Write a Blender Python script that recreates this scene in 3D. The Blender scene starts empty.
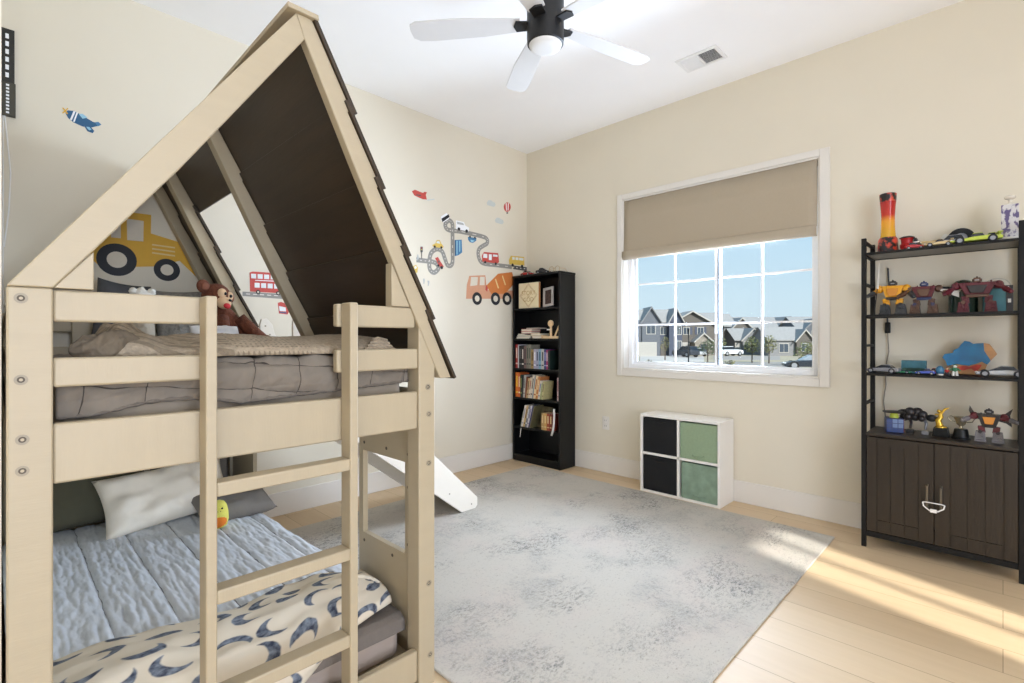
import bpy, bmesh, math, random
from mathutils import Vector, Matrix, noise
random.seed(7)
SC = bpy.context.scene
COL = SC.collection
PI = math.pi

# ---------------------------------------------------------------- measuring the room
F, CX, HY, EYE = 501.4, 512.0, 339.0, 1.175
FW, RT = (0.7145, 0.6997), (0.6997, -0.7145)
WB, WA, CEIL = 3.736, 3.446, 3.05          # window wall (x), sticker wall (y), ceiling height

def ray(u):
    s = (u - CX) / F
    return FW[0] + s * RT[0], FW[1] + s * RT[1]
def on_x(u, v, X):                          # point on a plane x = X -> (y, z)
    d = ray(u); t = X / d[0]
    return t * d[1], EYE - (v - HY) / F * t
def on_y(u, v, Y):                          # point on a plane y = Y -> (x, z)
    d = ray(u); t = Y / d[1]
    return t * d[0], EYE - (v - HY) / F * t
def away(u, t):                             # ground position at distance t
    s = (u - CX) / F
    return (t * (FW[0] + s * RT[0]), t * (FW[1] + s * RT[1]))

# ---------------------------------------------------------------- materials
MATS = {}
def srgb(r, g, b):
    f = lambda c: (c / 255 / 12.92) if c / 255 <= .04045 else ((c / 255 + .055) / 1.055) ** 2.4
    return (f(r), f(g), f(b), 1)
def mat(name, col, rough=.6, metal=0, var=.06, scale=14, bump=0, bscale=60, stretch=(1, 1, 1), emit=0, spec=.5, col2=None, p0=.3, p1=.7):
    if name in MATS: return MATS[name]
    m = bpy.data.materials.new(name); m.use_nodes = True
    nt = m.node_tree; N = nt.nodes; L = nt.links
    b = N['Principled BSDF']
    c = srgb(*col)
    b.inputs['Roughness'].default_value = rough
    b.inputs['Metallic'].default_value = metal
    b.inputs['Specular IOR Level'].default_value = spec
    b.inputs['Base Color'].default_value = c
    tc = N.new('ShaderNodeTexCoord'); mp = N.new('ShaderNodeMapping')
    mp.inputs['Scale'].default_value = stretch
    L.new(tc.outputs['Object'], mp.inputs['Vector'])
    if var:
        n = N.new('ShaderNodeTexNoise'); n.inputs['Scale'].default_value = scale; n.inputs['Detail'].default_value = 4
        L.new(mp.outputs[0], n.inputs['Vector'])
        r = N.new('ShaderNodeValToRGB')
        r.color_ramp.elements[0].position = p0; r.color_ramp.elements[1].position = p1
        r.color_ramp.elements[0].color = tuple(x * (1 - var) for x in c[:3]) + (1,)
        r.color_ramp.elements[1].color = tuple(min(1, x * (1 + var)) for x in c[:3]) + (1,)
        if col2: r.color_ramp.elements[0].color = c; r.color_ramp.elements[1].color = srgb(*col2)
        L.new(n.outputs['Fac'], r.inputs[0]); L.new(r.outputs[0], b.inputs['Base Color'])
    if bump:
        n2 = N.new('ShaderNodeTexNoise'); n2.inputs['Scale'].default_value = bscale; n2.inputs['Detail'].default_value = 5
        L.new(mp.outputs[0], n2.inputs['Vector'])
        bp = N.new('ShaderNodeBump'); bp.inputs['Strength'].default_value = bump; bp.inputs['Distance'].default_value = .01
        L.new(n2.outputs['Fac'], bp.inputs['Height']); L.new(bp.outputs[0], b.inputs['Normal'])
    if emit:
        b.inputs['Emission Color'].default_value = c; b.inputs['Emission Strength'].default_value = emit
    MATS[name] = m
    return m

def floor_mat():
    m = bpy.data.materials.new('oak_planks'); m.use_nodes = True; nt = m.node_tree; N = nt.nodes; L = nt.links
    b = N['Principled BSDF']; b.inputs['Roughness'].default_value = .5
    tc = N.new('ShaderNodeTexCoord'); sp = N.new('ShaderNodeSeparateXYZ'); cb = N.new('ShaderNodeCombineXYZ')
    L.new(tc.outputs['Object'], sp.inputs[0]); L.new(sp.outputs['Y'], cb.inputs['X']); L.new(sp.outputs['X'], cb.inputs['Y'])
    br = N.new('ShaderNodeTexBrick'); L.new(cb.outputs[0], br.inputs['Vector'])
    br.inputs['Scale'].default_value = 1; br.inputs['Brick Width'].default_value = 1.7; br.inputs['Row Height'].default_value = .19
    br.inputs['Mortar Size'].default_value = .0016; br.inputs['Mortar Smooth'].default_value = .2; br.offset = .37; br.inputs['Bias'].default_value = 0
    br.inputs['Color1'].default_value = srgb(212, 188, 153); br.inputs['Color2'].default_value = srgb(202, 177, 142); br.inputs['Mortar'].default_value = srgb(160, 135, 104)
    mp = N.new('ShaderNodeMapping'); mp.inputs['Scale'].default_value = (22, 1.6, 1); L.new(tc.outputs['Object'], mp.inputs['Vector'])
    n = N.new('ShaderNodeTexNoise'); n.inputs['Scale'].default_value = 1.4; n.inputs['Detail'].default_value = 6; L.new(mp.outputs[0], n.inputs['Vector'])
    r = N.new('ShaderNodeValToRGB'); r.color_ramp.elements[0].color = (.86, .83, .78, 1); r.color_ramp.elements[1].color = (1.05, 1.05, 1.05, 1)
    L.new(n.outputs['Fac'], r.inputs[0])
    mx = N.new('ShaderNodeMix'); mx.data_type = 'RGBA'; mx.blend_type = 'MULTIPLY'; mx.inputs[0].default_value = .7
    L.new(br.outputs['Color'], mx.inputs[6]); L.new(r.outputs[0], mx.inputs[7]); L.new(mx.outputs[2], b.inputs['Base Color'])
    return m

def rug_mat():
    m = bpy.data.materials.new('distressed_rug'); m.use_nodes = True; nt = m.node_tree; N = nt.nodes; L = nt.links
    b = N['Principled BSDF']; b.inputs['Roughness'].default_value = .95; b.inputs['Specular IOR Level'].default_value = .1
    tc = N.new('ShaderNodeTexCoord')
    def nz(scale, detail, rough=.6, st=(1, 1, 1), off=(0, 0, 0)):
        mp = N.new('ShaderNodeMapping'); mp.inputs['Scale'].default_value = st; mp.inputs['Location'].default_value = off
        L.new(tc.outputs['Object'], mp.inputs['Vector'])
        n = N.new('ShaderNodeTexNoise'); n.inputs['Scale'].default_value = scale; n.inputs['Detail'].default_value = detail; n.inputs['Roughness'].default_value = rough
        L.new(mp.outputs[0], n.inputs['Vector']); return n.outputs['Fac']
    def ramp(f, a, z):
        r = N.new('ShaderNodeMapRange'); r.inputs[1].default_value = a; r.inputs[2].default_value = z
        L.new(f, r.inputs[0]); return r.outputs[0]
    def mul(a, c):
        k = N.new('ShaderNodeMath'); k.operation = 'MULTIPLY'; L.new(a, k.inputs[0])
        if isinstance(c, float): k.inputs[1].default_value = c
        else: L.new(c, k.inputs[1])
        return k.outputs[0]
    def mixc(f, a, c):
        x = N.new('ShaderNodeMix'); x.data_type = 'RGBA'; L.new(f, x.inputs[0])
        if isinstance(a, tuple): x.inputs[6].default_value = a
        else: L.new(a, x.inputs[6])
        x.inputs[7].default_value = c; return x.outputs[2]
    big = ramp(nz(1.6, 4, .65, (1, 1.3, 1), (3.1, 1.7, 0)), .47, .66)
    fine = ramp(nz(46, 9, .85, (1, 1.8, 1)), .505, .55)
    mid = ramp(nz(2.6, 4, .6, (1, 1, 1), (7, 2, 0)), .5, .68)
    speck = ramp(nz(70, 4, .8, (1, 1.6, 1), (1, 9, 0)), .57, .66)
    fine2 = ramp(nz(52, 7, .8, (1.9, 1, 1), (4, 4, 0)), .50, .58)
    pink = ramp(nz(2.1, 3, .6, (1, 1, 1), (11, 5, 0)), .5, .62)
    c = mixc(mul(mid, .45), srgb(190, 184, 173), srgb(170, 165, 156))
    c = mixc(mul(pink, .35), c, srgb(196, 182, 172))
    c = mixc(mul(mul(fine2, mid), .6), c, srgb(132, 134, 136))
    c = mixc(mul(speck, .62), c, srgb(138, 132, 122))
    c = mixc(mul(mul(big, fine), .85), c, srgb(84, 88, 92))
    L.new(c, b.inputs['Base Color'])
    bp = N.new('ShaderNodeBump'); bp.inputs['Strength'].default_value = .35; bp.inputs['Distance'].default_value = .004
    L.new(nz(160, 3), bp.inputs['Height']); L.new(bp.outputs[0], b.inputs['Normal'])
    return m

# ---------------------------------------------------------------- mesh helper
def wmat(o):
    M = Matrix.Identity(4)
    while o is not None:
        M = o.matrix_basis @ M; o = o.parent
    return M

class MB:
    def __init__(s):
        s.v = []; s.f = []; s.mi = []; s.uv = {}; s.m = 0; s.xf = None
    def use(s, m): s.m = m; return s
    def add(s, vs, fs):
        b = len(s.v)
        for p in vs:
            p = Vector(p)
            if s.xf is not None: p = s.xf @ p
            s.v.append(p)
        for f in fs:
            s.f.append(tuple(b + i for i in f)); s.mi.append(s.m)
        return s
    def box(s, x0, y0, z0, x1, y1, z1):
        x0, x1 = min(x0, x1), max(x0, x1); y0, y1 = min(y0, y1), max(y0, y1); z0, z1 = min(z0, z1), max(z0, z1)
        return s.add([(x0, y0, z0), (x1, y0, z0), (x1, y1, z0), (x0, y1, z0), (x0, y0, z1), (x1, y0, z1), (x1, y1, z1), (x0, y1, z1)],
                     [(0, 3, 2, 1), (4, 5, 6, 7), (0, 1, 5, 4), (1, 2, 6, 5), (2, 3, 7, 6), (3, 0, 4, 7)])
    def obox(s, c, size, M=None):
        M = M or Matrix.Identity(3); c = Vector(c); h = [k / 2 for k in size]
        vs = [c + M @ Vector((sx * h[0], sy * h[1], sz * h[2])) for sz in (-1, 1) for sx, sy in ((-1, -1), (1, -1), (1, 1), (-1, 1))]
        return s.add(vs, [(0, 3, 2, 1), (4, 5, 6, 7), (0, 1, 5, 4), (1, 2, 6, 5), (2, 3, 7, 6), (3, 0, 4, 7)])
    def prism(s, pts, f0, f1):               # pts 2D, f0/f1 map (a,b) -> 3D for the two faces
        n = len(pts)
        vs = [f0(*p) for p in pts] + [f1(*p) for p in pts]
        fs = [tuple(range(n - 1, -1, -1)), tuple(range(n, 2 * n))] + [(i, (i + 1) % n, n + (i + 1) % n, n + i) for i in range(n)]
        return s.add(vs, fs)
    def prism_y(s, pts, y0, y1): return s.prism(pts, lambda a, b: (a, y1, b), lambda a, b: (a, y0, b))
    def prism_x(s, pts, x0, x1): return s.prism(pts, lambda a, b: (x1, a, b), lambda a, b: (x0, a, b))
    def prism_z(s, pts, z0, z1): return s.prism(pts, lambda a, b: (a, b, z0), lambda a, b: (a, b, z1))
    def tube(s, path, r, n=8, caps=True):
        P = [Vector(p) for p in path]; rs = r if isinstance(r, (list, tuple)) else [r] * len(P)
        rings = []; up = None
        for i, p in enumerate(P):
            d = (P[min(i + 1, len(P) - 1)] - P[max(i - 1, 0)]).normalized()
            if up is None:
                up = Vector((0, 0, 1)) if abs(d.z) < .9 else Vector((1, 0, 0))
            a = d.cross(up).normalized(); up = a.cross(d).normalized()
            rings.append([p + (a * math.cos(2 * PI * k / n) + up * math.sin(2 * PI * k / n)) * rs[i] for k in range(n)])
        vs = [q for rg in rings for q in rg]; fs = []
        for i in range(len(P) - 1):
            for k in range(n):
                fs.append((i * n + k, i * n + (k + 1) % n, (i + 1) * n + (k + 1) % n, (i + 1) * n + k))
        if caps:
            fs.append(tuple(range(n - 1, -1, -1))); fs.append(tuple((len(P) - 1) * n + k for k in range(n)))
        return s.add(vs, fs)
    def cyl(s, a, b, r0, r1=None, n=16): return s.tube([a, b], [r0, r0 if r1 is None else r1], n)
    def lathe(s, c, prof, n=24, M=None):     # prof (r, h) along local z
        c = Vector(c); M = M or Matrix.Identity(3); vs = []; fs = []
        for r, h in prof:
            for k in range(n):
                vs.append(c + M @ Vector((max(r, 1e-4) * math.cos(2 * PI * k / n), max(r, 1e-4) * math.sin(2 * PI * k / n), h)))
        m = len(prof)
        for i in range(m - 1):
            for k in range(n): fs.append((i * n + k, i * n + (k + 1) % n, (i + 1) * n + (k + 1) % n, (i + 1) * n + k))
        fs.append(tuple(range(n - 1, -1, -1))); fs.append(tuple((m - 1) * n + k for k in range(n)))
        return s.add(vs, fs)
    def ball(s, c, r, n=14, m=9, M=None, bumpy=0):
        if not isinstance(r, (tuple, list)): r = (r, r, r)
        c = Vector(c); M = M or Matrix.Identity(3); vs = []; fs = []
        for i in range(m + 1):
            th = PI * i / m
            for k in range(n):
                ph = 2 * PI * k / n
                q = Vector((math.sin(th) * math.cos(ph), math.sin(th) * math.sin(ph), math.cos(th)))
                if i in (0, m): q = Vector((0, 0, math.cos(th)))
                w = 1 + (bumpy * noise.noise(q * 3 + c * 7) if bumpy else 0)
                vs.append(c + M @ Vector((q.x * r[0] * w, q.y * r[1] * w, q.z * r[2] * w)))
        for i in range(m):
            for k in range(n):
                fs.append((i * n + k, (i + 1) * n + k, (i + 1) * n + (k + 1) % n, i * n + (k + 1) % n))
        return s.add(vs, fs)
    def grid(s, nu, nv, f):
        vs = []; fs = []; b = len(s.v)
        for j in range(nv + 1):
            for i in range(nu + 1):
                u, v = i / nu, j / nv
                s.uv[b + j * (nu + 1) + i] = (u, v)
                vs.append(f(u, v))
        for j in range(nv):
            for i in range(nu):
                a = j * (nu + 1) + i
                fs.append((a, a + 1, a + nu + 2, a + nu + 1))
        return s.add(vs, fs)
    def build(s, name, mats, parent=None, bev=0, smooth=40, solid=0, seg=2, weld=False):
        me = bpy.data.meshes.new(name)
        vs = s.v
        if parent is not None:
            I = wmat(parent).inverted(); vs = [I @ p for p in vs]
            ox = None
        me.from_pydata([tuple(p) for p in vs], [], s.f)
        if not isinstance(mats, (list, tuple)): mats = [mats]
        for m in mats: me.materials.append(m)
        me.polygons.foreach_set('material_index', s.mi)
        if s.uv:
            ul = me.uv_layers.new(name='cloth')
            for lp in me.loops: ul.data[lp.index].uv = s.uv.get(lp.vertex_index, (0, 0))
        bm = bmesh.new(); bm.from_mesh(me)
        if weld: bmesh.ops.remove_doubles(bm, verts=bm.verts, dist=1e-5)
        bmesh.ops.recalc_face_normals(bm, faces=bm.faces)
        bm.to_mesh(me); bm.free()
        if smooth:
            me.polygons.foreach_set('use_smooth', [True] * len(me.polygons))
            me.set_sharp_from_angle(angle=math.radians(smooth))
        o = bpy.data.objects.new(name, me); COL.objects.link(o)
        if parent is not None: o.parent = parent
        if bev:
            k = o.modifiers.new('edge', 'BEVEL'); k.width = bev; k.segments = seg; k.limit_method = 'ANGLE'; k.angle_limit = math.radians(40)
        if solid:
            k = o.modifiers.new('thick', 'SOLIDIFY'); k.thickness = solid; k.offset = 0
        return o

def thing(name, label, cat, loc=(0, 0, 0), group=None, rz=0):
    o = bpy.data.objects.new(name, None); COL.objects.link(o)
    o.location = loc; o.rotation_euler = (0, 0, rz); o.empty_display_size = .05
    o['label'] = label; o['category'] = cat
    if group: o['group'] = group
    return o
def tag(o, label, cat, group=None):
    o['label'] = label; o['category'] = cat
    if group: o['group'] = group
    return o
def struct(o): o['kind'] = 'structure'; return o
def single(mb, name, mats, label, cat, group=None, **k):   # a thing that is one mesh, origin at its base
    xs = [p.x for p in mb.v]; ys = [p.y for p in mb.v]; zs = [p.z for p in mb.v]
    b = Vector(((min(xs) + max(xs)) / 2, (min(ys) + max(ys)) / 2, min(zs)))
    mb.v = [p - b for p in mb.v]
    o = mb.build(name, mats, **k); o.location = b
    return tag(o, label, cat, group)
def rotm(ax, deg): return Matrix.Rotation(math.radians(deg), 3, ax)
def circ(cx, cz, r, n=24, rz=None): return [(cx + r * math.cos(2 * PI * k / n), cz + (rz or r) * math.sin(2 * PI * k / n)) for k in range(n)]
def lettering(body, size, origin, xa, ya, m, parent, name='lettering', depth=.0006):
    cu = bpy.data.curves.new(name, 'FONT'); cu.body = body; cu.size = size; cu.extrude = depth; cu.align_x = 'CENTER'; cu.align_y = 'CENTER'
    to = bpy.data.objects.new(name, cu)
    COL.objects.link(to)
    dg = bpy.context.evaluated_depsgraph_get(); dg.update()
    me = bpy.data.meshes.new_from_object(to.evaluated_get(dg))
    bpy.data.objects.remove(to); bpy.data.curves.remove(cu)
    me.name = name
    xa = Vector(xa); ya = Vector(ya); za = xa.cross(ya)
    M = Matrix((( xa.x, ya.x, za.x, origin[0]), (xa.y, ya.y, za.y, origin[1]), (xa.z, ya.z, za.z, origin[2]), (0, 0, 0, 1)))
    if parent is not None: M = wmat(parent).inverted() @ M
    me.transform(M)
    me.materials.clear(); me.materials.append(m)
    o = bpy.data.objects.new(name, me); COL.objects.link(o)
    if parent is not None: o.parent = parent
    return o
def pillow_mesh(w, h, t, M, seed=0, n=26, wr=.012):
    mb = MB(); mb.xf = M
    def f(sg):
        def g(u, v):
            a, b = u * 2 - 1, v * 2 - 1
            x = w / 2 * a * (1 - .07 * (1 - b * b)); y = h / 2 * b * (1 - .07 * (1 - a * a))
            e = max(0, (1 - a ** 4) * (1 - b ** 4))
            z = sg * t / 2 * e ** .5
            k = noise.noise(Vector((a * 2.1 + seed, b * 2.1, sg))) + .6 * noise.noise(Vector((a * 5 + seed, b * 2.2 + a * 2, sg * 2)))
            r = (1 - max(abs(a), abs(b))) ; z += wr * k * min(1, e * 2)
            return (x, y, z)
        return g
    mb.grid(n, n, f(1)); mb.grid(n, n, f(-1))
    return mb
# ---------------------------------------------------------------- common materials
M_wall = mat('warm_white_paint', (219, 210, 190), .75, var=.012, scale=3, bump=.04, bscale=220)
M_ceil = mat('ceiling_white', (244, 242, 239), .85, var=.01, scale=3, bump=.03, bscale=200)
M_trim = mat('trim_white', (221, 215, 205), .45, var=.01, scale=5)
M_vinyl = mat('vinyl_white', (238, 238, 238), .35, var=.01)
M_cream = mat('cream_painted_pine', (173, 158, 130), .5, var=.018, scale=5, stretch=(1, 1, 8), bump=.05, bscale=30)
M_creamx = mat('cream_painted_pine_across', (173, 158, 130), .5, var=.018, scale=5, stretch=(8, 1, 1), bump=.05, bscale=30)
M_slide = mat('slide_white', (230, 222, 208), .4, var=.02)
M_brown = mat('dark_brown_stain', (54, 40, 24), .42, var=.22, scale=4, stretch=(6, .6, 6), bump=.1, bscale=20)
M_black = mat('black_laminate', (9, 9, 9), .42, var=.15, scale=30, spec=.35)
M_steel = mat('black_steel', (19, 17, 15), .6, var=.1, spec=.3)
M_espr = mat('dark_grey_brown_wood', (39, 30, 21), .4, var=.18, scale=9, stretch=(1, 5, .5), bump=.12, bscale=30)
M_bolt = mat('bolt_washer', (150, 139, 117), .5)
M_hand = mat('handle_gunmetal', (112, 102, 86), .4, metal=.5)
M_hole = mat('bolt_hole_dark', (84, 74, 60), .7)
M_white = mat('plain_white', (232, 230, 226), .5, var=.02)
M_glass = None
def glass_mat():
    m = bpy.data.materials.new('window_glass'); m.use_nodes = True; nt = m.node_tree; N = nt.nodes; L = nt.links
    for n in list(N): N.remove(n)
    o = N.new('ShaderNodeOutputMaterial'); t = N.new('ShaderNodeBsdfTransparent'); g = N.new('ShaderNodeBsdfGlossy'); g.inputs['Roughness'].default_value = .02
    t.inputs['Color'].default_value = (.96, .98, .98, 1)
    fr = N.new('ShaderNodeFresnel'); fr.inputs['IOR'].default_value = 1.25
    x = N.new('ShaderNodeMixShader'); L.new(fr.outputs[0], x.inputs[0]); L.new(t.outputs[0], x.inputs[1]); L.new(g.outputs[0], x.inputs[2]); L.new(x.outputs[0], o.inputs[0])
    return m
M_glass = glass_mat()

# ---------------------------------------------------------------- the room
LW = -1.7; NW = -2.6; AX = .002; AY = 1.47       # rear wall x, near wall y, alcove wall face x, alcove front y
struct(MB().box(LW - .1, NW - .1, -.12, WB + .14, WA + .12, 0).build('floor', floor_mat(), smooth=0))
struct(MB().box(LW - .1, NW - .1, CEIL, WB + .14, WA + .12, CEIL + .1).build('ceiling', M_ceil, smooth=0))
struct(MB().box(AX - .1, WA, 0, WB + .14, WA + .12, CEIL).build('wall_left', M_wall, smooth=0))
wy0, wy1, wz0, wz1 = .851, 2.330, .917, 2.365     # window opening in the window wall
b = MB(); T = WB + .14
b.box(WB, NW, 0, T, WA, wz0); b.box(WB, NW, wz1, T, WA, CEIL); b.box(WB, NW, wz0, T, wy0, wz1); b.box(WB, wy1, wz0, T, WA, wz1)
struct(b.build('wall_right', M_wall, smooth=0))
struct(MB().box(AX - .1, AY, 0, AX, WA, CEIL).box(LW, AY, 0, AX - .1, AY + .1, CEIL).build('wall_alcove', M_wall, smooth=0))
b = MB(); b.box(LW - .1, NW, 0, LW, AY + .1, .85); b.box(LW - .1, NW, .85, LW, AY + .1, CEIL)
struct(b.build('wall_rear', M_wall, smooth=0))
b = MB(); y0, y1 = NW - .1, NW
b.box(LW, y0, 0, WB, y1, .85); b.box(LW, y0, 2.55, WB, y1, CEIL)
b.box(LW, y0, .85, 1.82, y1, 2.55); b.box(2.27, y0, .85, WB, y1, 2.55)
b.box(2.05, y0 + .03, .85, 2.09, y1 - .03, 2.55)
struct(b.build('wall_near', M_wall, smooth=0))

def baseboard(name, b):
    struct(b.build(name, M_trim, bev=.004))
BH = .155; BT = .012
baseboard('baseboard_left', MB().box(AX, WA - BT, 0, WB, WA, BH))
baseboard('baseboard_right', MB().box(WB - BT, NW, 0, WB, WA - BT, BH))
baseboard('baseboard_alcove', MB().box(LW, AY - BT, 0, AX - .12, AY, BH))
baseboard('baseboard_near', MB().box(LW, NW, 0, WB - BT, NW + BT, BH))

# window trim: narrow casing round the opening
cy0, cy1, cz0, cz1 = .793, 2.378, .862, 2.410
b = MB()
b.box(WB - .016, cy0, cz0, WB, wy0, cz1); b.box(WB - .016, wy1, cz0, WB, cy1, cz1); b.box(WB - .016, wy0, wz1, WB, wy1, cz1); b.box(WB - .016, wy0, cz0, WB, wy1, wz0)
struct(b.build('trim_1', M_trim, bev=.003))
# jamb lining
b = MB(); b.box(WB - .004, wy0, wz0, T, wy0 + .012, wz1); b.box(WB - .004, wy1 - .012, wz0, T, wy1, wz1); b.box(WB - .004, wy0 + .012, wz0, T, wy1 - .012, wz0 + .012); b.box(WB - .004, wy0 + .012, wz1 - .012, T, wy1 - .012, wz1)
struct(b.build('trim_2', M_trim, bev=.002))
# sliding window
win = struct(bpy.data.objects.new('window_1', None)); COL.objects.link(win); win.location = (WB + .1, 1.59, wz0 + .012)
fx0, fx1 = WB + .075, WB + .135; a0, a1, q0, q1 = wy0 + .012, wy1 - .012, wz0 + .012, wz1 - .012
b = MB(); fwd = .034
b.box(fx0, a0, q0, fx1, a0 + fwd, q1); b.box(fx0, a1 - fwd, q0, fx1, a1, q1); b.box(fx0, a0 + fwd, q0, fx1, a1 - fwd, q0 + fwd); b.box(fx0, a0 + fwd, q1 - fwd, fx1, a1 - fwd, q1)
b.build('window_frame', M_vinyl, win, bev=.003)
ym = 1.555
def sash(ya, yb, x0, x1, sw):
    b = MB(); z0, z1 = q0 + fwd, q1 - fwd
    b.box(x0, ya, z0, x1, ya + sw, z1); b.box(x0, yb - sw, z0, x1, yb, z1); b.box(x0, ya + sw, z0, x1, yb - sw, z0 + sw * .8); b.box(x0, ya + sw, z1 - sw * .8, x1, yb - sw, z1)
    s = b.build('sash', M_vinyl, win, bev=.002)
    g = MB().box((x0 + x1) / 2 - .002, ya + sw, z0 + sw * .8, (x0 + x1) / 2 + .002, yb - sw, z1 - sw * .8).build('pane', M_glass, s, smooth=0)
    g.visible_shadow = True
    m = MB(); mw = .0075
    for zz in (1.295, 1.643, 1.99): m.box(x0 + .006, ya + sw, zz - mw, x1 - .006, yb - sw, zz + mw)
    c = (ya + yb) / 2; m.box(x0 + .005, c - mw, z0 + sw * .8, x1 - .005, c + mw, z1 - sw * .8)
    m.build('muntin_grid', M_vinyl, s)
sash(a0 + fwd, ym + .018, WB + .082, WB + .104, .02)
MB().box(WB + .084, ym - .010, q0 + fwd + .016, WB + .1045, ym - .002, q1 - fwd - .016).build('gasket', mat('gasket_dark', (52, 58, 64), .6), win, smooth=0)
sash(ym - .018, a1 - fwd, WB + .107, WB + .129, .026)

# unseen windows with drawn white blinds, added to go with the fill lamps
def added_window(name, f):
    w = bpy.data.objects.new(name, None); COL.objects.link(w); struct(w)
    b = MB(); f(b, 0); b.build('window_frame', M_vinyl, w, bev=.003)
    b = MB(); f(b, 1); b.build('white_blind', M_trim, w, smooth=0)
def fnear(b, k):
    x0, x1, z0, z1, e = -1.55, 1.45, .75, 2.88, .05
    if k: b.box(x0 + e, NW, z0 + e, x1 - e, NW + .012, z1 - e)
    else: b.box(x0, NW, z0, x0 + e, NW + .03, z1); b.box(x1 - e, NW, z0, x1, NW + .03, z1); b.box(x0 + e, NW, z0, x1 - e, NW + .03, z0 + e); b.box(x0 + e, NW, z1 - e, x1 - e, NW + .03, z1)
def frear(b, k):
    y0, y1, z0, z1, e = -2.05, .45, .75, 2.2, .05
    if k: b.box(LW, y0 + e, z0 + e, LW + .012, y1 - e, z1 - e)
    else: b.box(LW, y0, z0, LW + .03, y0 + e, z1); b.box(LW, y1 - e, z0, LW + .03, y1, z1); b.box(LW, y0 + e, z0, LW + .03, y1 - e, z0 + e); b.box(LW, y0 + e, z1 - e, LW + .03, y1 - e, z1)
added_window('added_window_2', fnear); added_window('added_window_3', frear)

# roman shade
M_shade = mat('linen_shade', (172, 158, 136), .85, var=.03, scale=90, stretch=(1, 6, 1), bump=.08, bscale=300)
sh = thing('roman_shade', 'beige linen roman shade half lowered over the window', 'window shade', (WB + .03, 1.59, 1.86))
b = MB(); ys0, ys1 = .868, 2.326
prof = [(-.006, wz1 - .002), (-.008, 2.2), (-.010, 2.05), (-.012, 1.955), (-.014, 1.925), (-.016, 1.912)]
n = 24
b.grid(n, len(prof) - 1, lambda u, v: (WB + .012 + prof[round(v * (len(prof) - 1))][0] + .002 * math.sin(u * 9), ys0 + (ys1 - ys0) * u, prof[round(v * (len(prof) - 1))][1]))
b.build('shade_panel', M_shade, sh, solid=.004, smooth=60)
b = MB(); prof2 = [(-.012, 1.920), (-.024, 1.921), (-.031, 1.912), (-.031, 1.875), (-.024, 1.856), (-.010, 1.850)]
b.grid(n, len(prof2) - 1, lambda u, v: (WB + .012 + prof2[round(v * (len(prof2) - 1))][0], ys0 + (ys1 - ys0) * u, prof2[round(v * (len(prof2) - 1))][1]))
b.build('bottom_fold', M_shade, sh, solid=.004, smooth=60)
MB().box(WB + .03, ys0, wz1 - .045, WB + .06, ys1, wz1 - .0125).build('head_rail', M_shade, sh, bev=.003)

# wall outlet
ot = thing('wall_outlet', 'white electrical outlet plate on the wall below the window, near the bookcase', 'outlet', (WB, 2.5, .375))
MB().box(WB - .006, 2.465, .377, WB, 2.535, .493).build('cover_plate', M_trim, ot, bev=.003)
for z in (.41, .458):
    r = MB().box(WB - .008, 2.483, z - .015, WB - .005, 2.517, z + .015).build('receptacle', M_trim, ot, bev=.002)
    MB().box(WB - .0085, 2.490, z - .006, WB - .0078, 2.493, z + .008).box(WB - .0085, 2.506, z - .006, WB - .0078, 2.509, z + .008).build('slot', M_hole, r, smooth=0)

# ceiling vent
M_louv = mat('vent_grey', (150, 150, 148), .5)
vt = thing('ceiling_vent', 'white rectangular air vent with two louvred sections in the ceiling', 'air vent', (3.28, 1.44, CEIL))
vx0, vx1, vy0, vy1 = 3.185, 3.375, 1.305, 1.58
b = MB(); z0, z1 = CEIL - .012, CEIL
e = .02; vm = (vy0 + vy1) / 2
b.box(vx0, vy0, z0, vx1, vy0 + e, z1); b.box(vx0, vy1 - e, z0, vx1, vy1, z1); b.box(vx0, vy0 + e, z0, vx0 + e, vy1 - e, z1); b.box(vx1 - e, vy0 + e, z0, vx1, vy1 - e, z1); b.box(vx0 + e, vm - .006, z0, vx1 - e, vm + .006, z1)
b.build('vent_frame', M_white, vt, bev=.002)
MB().box(vx0 + e, vy0 + e, CEIL - .0015, vx1 - e, vy1 - e, CEIL - .0005).build('dark_duct', mat('duct_dark', (70, 70, 70), .8), vt, smooth=0)
for k, (ya, yb, ang) in enumerate(((vy0 + e, vm - .006, -35), (vm + .006, vy1 - e, 35))):
    b = MB()
    for i in range(11):
        x = vx0 + e + .007 + i * (vx1 - vx0 - 2 * e - .014) / 10
        b.obox((x, (ya + yb) / 2, CEIL - .007), (.0105, yb - ya, .0015), rotm('Y', ang))
    b.build('louvre_section', M_white, vt, smooth=0)

# ceiling fan
fc = Vector((1.815, 1.555, 0))
M_fblk = mat('fan_matt_black', (18, 17, 17), .5, var=.05)
M_blade = mat('fan_blade_white', (219, 217, 214), .55, var=.01)
M_lens = mat('frosted_lens', (226, 225, 222), .4, var=0, emit=.04)
fan = thing('ceiling_fan', 'ceiling fan with a black drum motor, round white light and pale blades', 'ceiling fan', (fc.x, fc.y, 2.55))
MB().lathe((fc.x, fc.y, 2.572), [(.079, 0), (.086, .004), (.088, .03), (.088, .23), (.07, .265), (.02, .27)], 40).build('motor_housing', M_fblk, fan)
MB().lathe((fc.x, fc.y, 2.55), [(.03, 0), (.06, .004), (.074, .012), (.079, .024)], 40).build('light_lens', M_lens, fan)
MB().cyl((fc.x, fc.y, 2.84), (fc.x, fc.y, 2.99), .013).build('down_rod', M_fblk, fan)
MB().lathe((fc.x, fc.y, 2.97), [(.03, 0), (.06, .03), (.068, .08)], 28).build('ceiling_canopy', M_fblk, fan)
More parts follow.
